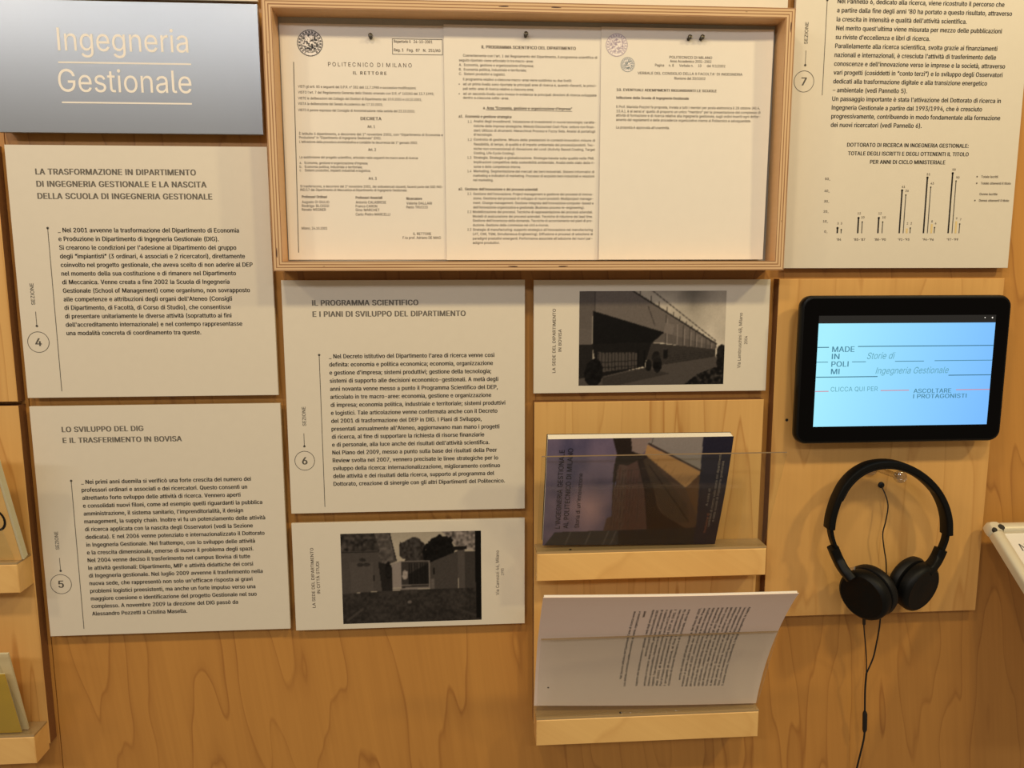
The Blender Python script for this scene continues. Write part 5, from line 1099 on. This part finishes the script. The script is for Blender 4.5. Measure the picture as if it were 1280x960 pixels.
# ---- leaflets at the left border
def leaf(x1, y0, y1, z0, z1): return lambda s, q: (x1 - 0.2 + s, y0 + (y1 - y0) * q, z0 + (z1 - z0) * q)
t = thing('booklet', 'thick cream booklet cut by the left border, beside panel 5', 'book', (-0.66, -0.04, 1.020))
f = leaf(-0.5975, -0.043, -0.088, 1.0200, 1.178)
slab('cover', f, 0, 0.197, 0, 1, 0.0, 0.001, [W_LEDGE], t); slab('page_block', f, 0, 0.2, 0, 0.995, 0.0012, 0.011, [PALEGREEN], t)
m = MB(); fs_ = lambda a, b: tuple(np.array(f(a, b / 0.16)) + (0, -0.0004, 0))
p = (0.1800, 0.062)
for k in range(14):
    a0, a1 = -2.0 + 0.3 * k, -2.0 + 0.3 * (k + 1)
    if a1 > 1.9: break
    seg(m, (p[0] + 0.011 * math.cos(a0), p[1] + 0.015 * math.sin(a0)), (p[0] + 0.011 * math.cos(a1), p[1] + 0.015 * math.sin(a1)), 0.003, fs_)
obj('cover_mark', m, INK, t)
t = thing('leaflet', 'pale leaflet standing behind the yellow booklet', 'leaflet', (-0.68, -0.04, 0.776))
f = leaf(-0.6150, -0.040, -0.068, 0.7745, 0.9000); slab('sheet', f, 0, 0.2, 0, 1, 0.0, 0.003, [CREAM, PALEGREEN], t)
t = thing('booklet', 'yellow booklet in the lower left holder', 'book', (-0.68, -0.045, 0.776))
f = leaf(-0.6200, -0.0465, -0.071, 0.7745, 0.8730); slab('cover', f, 0, 0.2, 0, 1, 0.0, 0.0008, [YELLOW], t); slab('page_block', f, 0, 0.199, 0, 0.995, 0.0009, 0.0028, [PALEGREEN], t)

# ------------------------------------------------------------------ tablet
t = thing('tablet', 'black wall tablet with a lit pale blue screen', 'tablet', (0.598, -0.018, 1.161))
def rrect(x0, x1, z0, z1, r, n=8):
    out = []
    for cx, cz, a0 in ((x1 - r, z1 - r, 0), (x0 + r, z1 - r, 90), (x0 + r, z0 + r, 180), (x1 - r, z0 + r, 270)):
        out += [(cx + r * math.cos(math.radians(a0 + 90 * i / n)), cz + r * math.sin(math.radians(a0 + 90 * i / n))) for i in range(n + 1)]
    return out
def rounded(mb, x0, x1, z0, z1, r, prof):
    """Stacked outlines: prof = (y, inset) pairs from back to front."""
    n = 0; vs = []
    for y, ins in prof:
        q = rrect(x0 + ins, x1 - ins, z0 + ins, z1 - ins, max(r - ins, 0.002)); n = len(q); vs += [(a, y, b) for a, b in q]
    fs = [(i * n + j, i * n + (j + 1) % n, (i + 1) * n + (j + 1) % n, (i + 1) * n + j) for i in range(len(prof) - 1) for j in range(n)]
    fs += [tuple(reversed(range(n))), tuple(range((len(prof) - 1) * n, len(prof) * n))]
    mb.add(vs, fs)
m = MB(); rounded(m, 0.4490, 0.7472, 1.1609, 1.3660, 0.016, [(-0.030, 0.010), (-0.034, 0.003), (-0.039, 0.0), (-0.046, 0.0), (-0.0490, 0.0015), (-0.0498, 0.004)]); obj('body', m, BLACK, t, smooth=True)
m = MB(); rounded(m, 0.4530, 0.7432, 1.1649, 1.3620, 0.013, [(-0.0495, 0.0), (-0.0500, 0.0)]); obj('bezel', m, BLACKGLOSS, t)
m = MB(); rounded(m, 0.515, 0.681, 1.20, 1.325, 0.006, [(-0.018, 0), (-0.031, 0)]); obj('wall_mount', m, DARKGREY, t)
QX0, QX1, QZ0, QZ1, QY = 0.4735, 0.7248, 1.1855, 1.3285, -0.0502
img = np.zeros((30, 50, 3)); gy, gx = np.mgrid[0:30, 0:50]; u = gx / 49.; v = gy / 29.
h = np.clip(0.92 * u + 0.12 * (v - .5), 0, 1)[..., None]
img[:] = np.array([168, 240, 255]) * (1 - h) + np.array([120, 186, 255]) * h
m = MB(); picture(m, img, flat(QY), QX0, QX1, QZ0, QZ1); scr = obj('screen', m, SCREEN, t)
m = MB(); a, b = P2(1024, 392.5, QY), P2(1247, 401, QY); m.add([(QX0, QY, QZ1), (QX1, QY, QZ1), (QX1, QY, QZ1 + 0.0105), (QX0, QY, QZ1 + 0.0105)], [(0, 1, 2, 3)]); obj('status_bar', m, STATUS, t)
UY = QY - 0.0002; UG = flat(UY)
def cs(x, y): return 960 + x / 4, 350 + y / 4
m = MB()
for (xa, ya), (xb, yb) in (((1083, 188), (1088, 188)), ((1119, 188), (1126, 188))):
    c = P2(*cs((xa + xb) / 2, ya), UY); ring(m, c, (xb - xa) / 4 * 0.0005, 0.0001, UG, 12, full=True)
obj('status_icons', m, DOTS, t)
def rules(lst, matl, name, wd=0.0011):
    for a, b in lst:
        m = MB(); p, q = P2(*cs(*a), UY), P2(*cs(*b), UY); z = (p[1] + q[1]) / 2; seg(m, (max(p[0], QX0), z), (min(q[0], QX1), z), wd, UG)
        obj(name, m, matl, scr)
rules([((245, 337), (305, 337)), ((450, 333), (1138, 326)), ((902, 477), (1118, 473)), ((240, 487), (548, 482))], UIDARK, 'screen_line', 0.0012)
rules([((243, 411), (300, 411)), ((420, 409), (490, 409)), ((635, 407), (780, 405)), ((833, 404), (1125, 400))], UITEXT, 'screen_line', 0.0010)
rules([((232, 557), (303, 557)), ((563, 553), (705, 551)), ((940, 548), (1112, 547))], UIRED, 'screen_line', 0.0012)
m = MB()
for s, x, y, xr in (('MADE', 320, 360, 432), ('IN', 318, 396, 357), ('POLI', 316, 434, 402), ('MI', 314, 471, 357)):
    p, q = P2(*cs(x, y), UY), P2(*cs(xr, y), UY); put(m, s, p[0], p[1], 0.0108, UG, width=q[0] - p[0], bold=0.02, res=4)
obj('screen_text', m, UITEXT, scr); m = MB()
for s, x, y, xr in (('ASCOLTARE', 727, 565, 915), ('I PROTAGONISTI', 725, 592, 992)):
    p, q = P2(*cs(x, y), UY), P2(*cs(xr, y), UY); put(m, s, p[0], p[1], 0.0086, UG, width=q[0] - p[0], bold=0.02, res=3)
obj('screen_text', m, UITEXT, scr)
m = MB()
for s, x, y, xr, z, sh in (('Storie di', 495, 395, 635, 0.0128, 0.3), ('Ingegneria Gestionale', 537, 469, 902, 0.0128, 0.3), ('CLICCA QUI PER', 313, 558, 548, 0.0092, 0.0)):
    p, q = P2(*cs(x, y), UY), P2(*cs(xr, y), UY); put(m, s, p[0], p[1], z, UG, width=q[0] - p[0], shear=sh, res=3); obj('screen_text', m, UIPALE, scr); m = MB()

# ------------------------------------------------------------------ hook, wire and headphones
k = at(1127, 597, -0.088); t = thing('wall_hook', 'clear acrylic peg on which the headphones hang', 'hook', (k[0] - 0.004, -0.018, k[2]))
m = MB(); m.lathe((k[0] - 0.006, -0.018, k[2] - 0.004), (0, -1, 0), [(0, 0.011), (0.003, 0.011), (0.004, 0.009)], 28); obj('base', m, KNOB, t, smooth=True)
m = MB(); m.lathe((k[0] - 0.006, -0.021, k[2] - 0.002), (0.10, -1, 0.03), [(0, 0.0040), (0.060, 0.0040)], 20); obj('stem', m, KNOB, t, smooth=True)
m = MB(); m.lathe((k[0], -0.078, k[2]), (0.08, -1, 0), [(0, 0.004), (0.002, 0.0075), (0.006, 0.0085), (0.010, 0.0075), (0.0125, 0.004)], 24); obj('knob', m, KNOB, t, smooth=True)

h = at(1101, 606, -0.018); t = thing('audio_wire', 'thin black wire leaving a hole in the board inside the headband', 'cable', h)
m = MB(); m.lathe(h, (0, -1, 0), [(0, 0.0045), (0.002, 0.0045), (0.003, 0.0030)], 20); obj('grommet', m, RUBBER, t, smooth=True)
def spline(pts, n=8):
    pts = [np.array(p, float) for p in pts]; P = [2 * pts[0] - pts[1]] + pts + [2 * pts[-1] - pts[-2]]; out = []
    for i in range(1, len(P) - 2):
        for j in range(n):
            u = j / n; out.append(0.5 * (2 * P[i] + (P[i + 1] - P[i - 1]) * u + (2 * P[i - 1] - 5 * P[i] + 4 * P[i + 1] - P[i + 2]) * u * u + (3 * P[i] - P[i - 1] - 3 * P[i + 1] + P[i + 2]) * u ** 3))
    return out + [pts[-1]]
m = MB(); m.tube(spline([h, at(1103, 610, -0.026), at(1108, 622, -0.032), at(1110, 634, -0.034), at(1107, 652, -0.034), at(1103.5, 667, -0.033), at(1105, 685, -0.032), at(1107.5, 702, -0.032), at(1108, 722, -0.030)]), 0.0009, 8)
obj('wire', m, RUBBER, t, smooth=True)

HY = -0.056
t = thing('headphones', 'black on-ear headphones hanging from the clear peg below the tablet', 'headphones', (0.59, HY, 0.93))
pts = [(1036.5, 660), (1038, 648), (1041, 636), (1046, 622), (1054.5, 606), (1067, 592.5), (1083, 583), (1101, 579), (1119, 580), (1137, 586), (1153.5, 596.5), (1167.5, 611), (1177.5, 629), (1182.5, 648), (1183, 667)]
path = spline([at(x, y, HY) for x, y in pts], 6)
m = MB(); m.sweep(path, 0.0100, 0.021, rad=0.45); obj('headband', m, SATIN, t, smooth=True)
m = MB(); cpth = path[len(path) // 5: -len(path) // 5]; cen = np.mean([path[0], path[-1]], axis=0)
m.sweep([p + (np.array([cen[0], p[1], cen[2] + 0.04]) - p) * 0.07 for p in cpth], [0.001 + 0.006 * math.sin(math.pi * i / (len(cpth) - 1)) ** 0.5 for i in range(len(cpth))], 0.018, rad=0.6); obj('headband_pad', m, LEATHER, t, smooth=True)
CL, CR = at(1085.5, 740, -0.067), at(1140, 729, -0.056)
def nrm(v): v = np.array(v, float); return v / np.linalg.norm(v)
AL, AR = nrm((-0.84, -0.50, -0.16)), nrm((0.40, -0.88, -0.20))
for side, C0, A0, ap in (('l', CL, AL, [(1036.8, 655), (1038.5, 668), (1042, 680), (1047, 691)]), ('r', CR, AR, [(1183, 662), (1181, 674), (1176.5, 686), (1171, 697)])):
    m = MB(); m.sweep(spline([at(x, y, HY) for x, y in ap], 4), 0.0052, 0.013, rad=0.4); obj('slider', m, SATIN, t, smooth=True)
    yk = [(1041, 684), (1047, 698), (1054, 711), (1064, 724)] if side == 'l' else [(1176, 686), (1171, 697), (1165, 706), (1156, 714)]
    ye = C0[1] + A0[1] * 0.012
    yy = [HY, HY, HY * 0.5 + ye * 0.5, ye]
    m = MB(); m.sweep(spline([at(x, y, q) for (x, y), q in zip(yk, yy)], 4), 0.0135, [0.017] * 9 + [0.02] * 4, rad=0.5); obj('yoke', m, SATIN, t, smooth=True)
    m = MB(); m.lathe(C0, A0, [(0.001, 0.0310), (0.003, 0.0358), (0.012, 0.0364), (0.0165, 0.0348), (0.0190, 0.0315), (0.0185, 0.0290), (0.0200, 0.0150), (0.0205, 0.004)], 48)
    cup = obj('ear_cup', m, SATIN, t, smooth=True)
    m = MB(); m.lathe(C0, -A0, [(0.0005, 0.032), (0.002, 0.0355), (0.007, 0.0374), (0.013, 0.0362), (0.0165, 0.0320), (0.0175, 0.0250), (0.0155, 0.0190), (0.0140, 0.0160)], 48)
    obj('ear_pad', m, LEATHER, t, smooth=True)
d = at(1051, 726, -0.075) - CL; d = nrm(d - AL * (d @ AL)); b = CL + AL * 0.008 + d * 0.0376; e = np.cross(AL, d) * 0.005; m = MB(); m.sweep([b - e, b + e], 0.002, 0.006, rad=0.5); obj('trim', m, CHROME, t, smooth=True)
m = MB(); b = at(1163, 711, -0.066); m.lathe(b, (0.3, -1, 0), [(0, 0.0016), (0.002, 0.0016)], 10); obj('trim', m, CHROME, t)
m = MB()
j = at(1083, 842, -0.030)
m.tube(spline([at(1079, 765, -0.070), at(1080, 785, -0.050), at(1082, 808, -0.036), at(1083, 826, -0.031), j]), 0.0009, 8)
m.tube(spline([at(1101, 762, -0.060), at(1099.5, 782, -0.045), at(1096, 802, -0.036), at(1091.5, 822, -0.031), j]), 0.0011, 8)
m.tube(spline([j, at(1081.4, 862, -0.026), at(1081, 890, -0.022), at(1080.5, 918, -0.018), at(1076, 940, -0.014), at(1070, 965, -0.010), at(1064, 1000, -0.006), (0.5580, -0.010, 0.58), (0.5600, -0.012, 0.45), (0.5560, -0.012, 0.30)]), 0.0014, 8)
m.tube([at(1080, 772, -0.066), at(1080, 780, -0.058)], 0.0022, 8)
cab = obj('cable', m, RUBBER, t, smooth=True)
m = MB(); m.tube([at(1081, 889, -0.0225), at(1081.2, 892, -0.0222), at(1080.8, 912, -0.0185), at(1080.4, 915, -0.018)], [0.0020, 0.0034, 0.0034, 0.0020], 12); obj('cable_joint', m, RUBBER, cab, smooth=True)

# ------------------------------------------------------------------ sloping snap frame at the right border
E1 = at(1231, 656, -0.030); e_x, e_y, e_z = E1
sl = nrm((0, -0.083, -0.058)); nn = nrm(np.cross((1, 0, 0), sl)); nn = nn if nn[1] < 0 else -nn
def sf(a, b, c=0.0): return np.array([e_x + a, e_y, e_z]) + sl * b + nn * c
WS, HS, RB = 0.44, 0.315, 0.017
t = thing('snap_frame', 'sloping aluminium snap frame sticking out at the right border', 'frame', (e_x + WS / 2, e_y, e_z))
def rail(a, b, name):
    """A half-round aluminium rail on the sloping sheet."""
    m = MB(); a, b = np.array(a, float), np.array(b, float); d = nrm(b - a); q = np.array([-d[1], d[0]]); vs = []
    prof = [(math.cos(math.pi * i / 10) * RB / 2, 0.003 + math.sin(math.pi * i / 10) * 0.006) for i in range(11)] + [(-RB / 2, -0.006), (RB / 2, -0.006)]
    for P in (a, b):
        for o_, h_ in prof: c = P + q * o_; vs.append(sf(c[0], c[1], h_))
    n = len(prof); m.add(vs, [(j, (j + 1) % n, n + (j + 1) % n, n + j) for j in range(n)] + [tuple(range(n)), tuple(reversed(range(n, 2 * n)))])
    obj(name, m, ALU, t, smooth=True)
r = RB / 2
rail((0.018, r), (WS - 0.018, r), 'rail'); rail((0.018, HS - r), (WS - 0.018, HS - r), 'rail'); rail((r, 0.018), (r, HS - 0.018), 'rail'); rail((WS - r, 0.018), (WS - r, HS - 0.018), 'rail')
for a, b in ((r, r), (WS - r, r), (r, HS - r), (WS - r, HS - r)):
    m = MB(); vs = []
    for c, k in ((-0.006, 1.0), (0.004, 1.0), (0.0085, 0.7)):
        for i in range(16): an = 2 * math.pi * i / 16; vs.append(sf(a + 0.0105 * k * math.copysign(abs(math.cos(an)) ** 0.6, math.cos(an)), b + 0.0105 * k * math.copysign(abs(math.sin(an)) ** 0.6, math.sin(an)), c))
    m.add(vs, [(i * 16 + j, i * 16 + (j + 1) % 16, (i + 1) * 16 + (j + 1) % 16, (i + 1) * 16 + j) for i in range(2) for j in range(16)] + [tuple(range(32, 48)), tuple(reversed(range(16)))])
    cc = obj('corner_cap', m, ALU, t, smooth=True)
    m = MB()
    for da, db, rr in ((-0.005, 0.006, 0.0034), (0.007, 0.002, 0.0046)):
        vs = [sf(a + da + rr * math.cos(2 * math.pi * i / 14), b + db + rr * math.sin(2 * math.pi * i / 14), 0.0090) for i in range(14)] + [sf(a + da + rr * math.cos(2 * math.pi * i / 14), b + db + rr * math.sin(2 * math.pi * i / 14), 0.002) for i in range(14)]
        m.add(vs, [tuple(range(14))] + [(i, 14 + i, 14 + (i + 1) % 14, (i + 1) % 14) for i in range(14)])
    obj('corner_slot', m, DARKGREY, cc)
m = MB(); q = [sf(a, b, c) for c in (-0.004, 0.001) for a, b in ((0.006, 0.006), (WS - 0.006, 0.006), (WS - 0.006, HS - 0.006), (0.006, HS - 0.006))]
m.add(q, [(0, 1, 2, 3), (7, 6, 5, 4), (0, 4, 5, 1), (1, 5, 6, 2), (2, 6, 7, 3), (3, 7, 4, 0)]); ins = obj('poster_insert', m, PAPER, t)
m = MB(); ps = lambda a, b: sf(a, -b, 0.0014)
put(m, 'N', 0.0310, -0.047, 0.017, ps, res=3); put(m, 'M', 0.0310, -0.066, 0.017, ps, res=3); obj('poster_text', m, INKG, ins)
m = MB(); m.box((e_x + 0.06, -0.030, e_z - 0.030), (e_x + WS - 0.06, 0.0, e_z - 0.008)); obj('wall_bracket', m, DARKGREY, t)
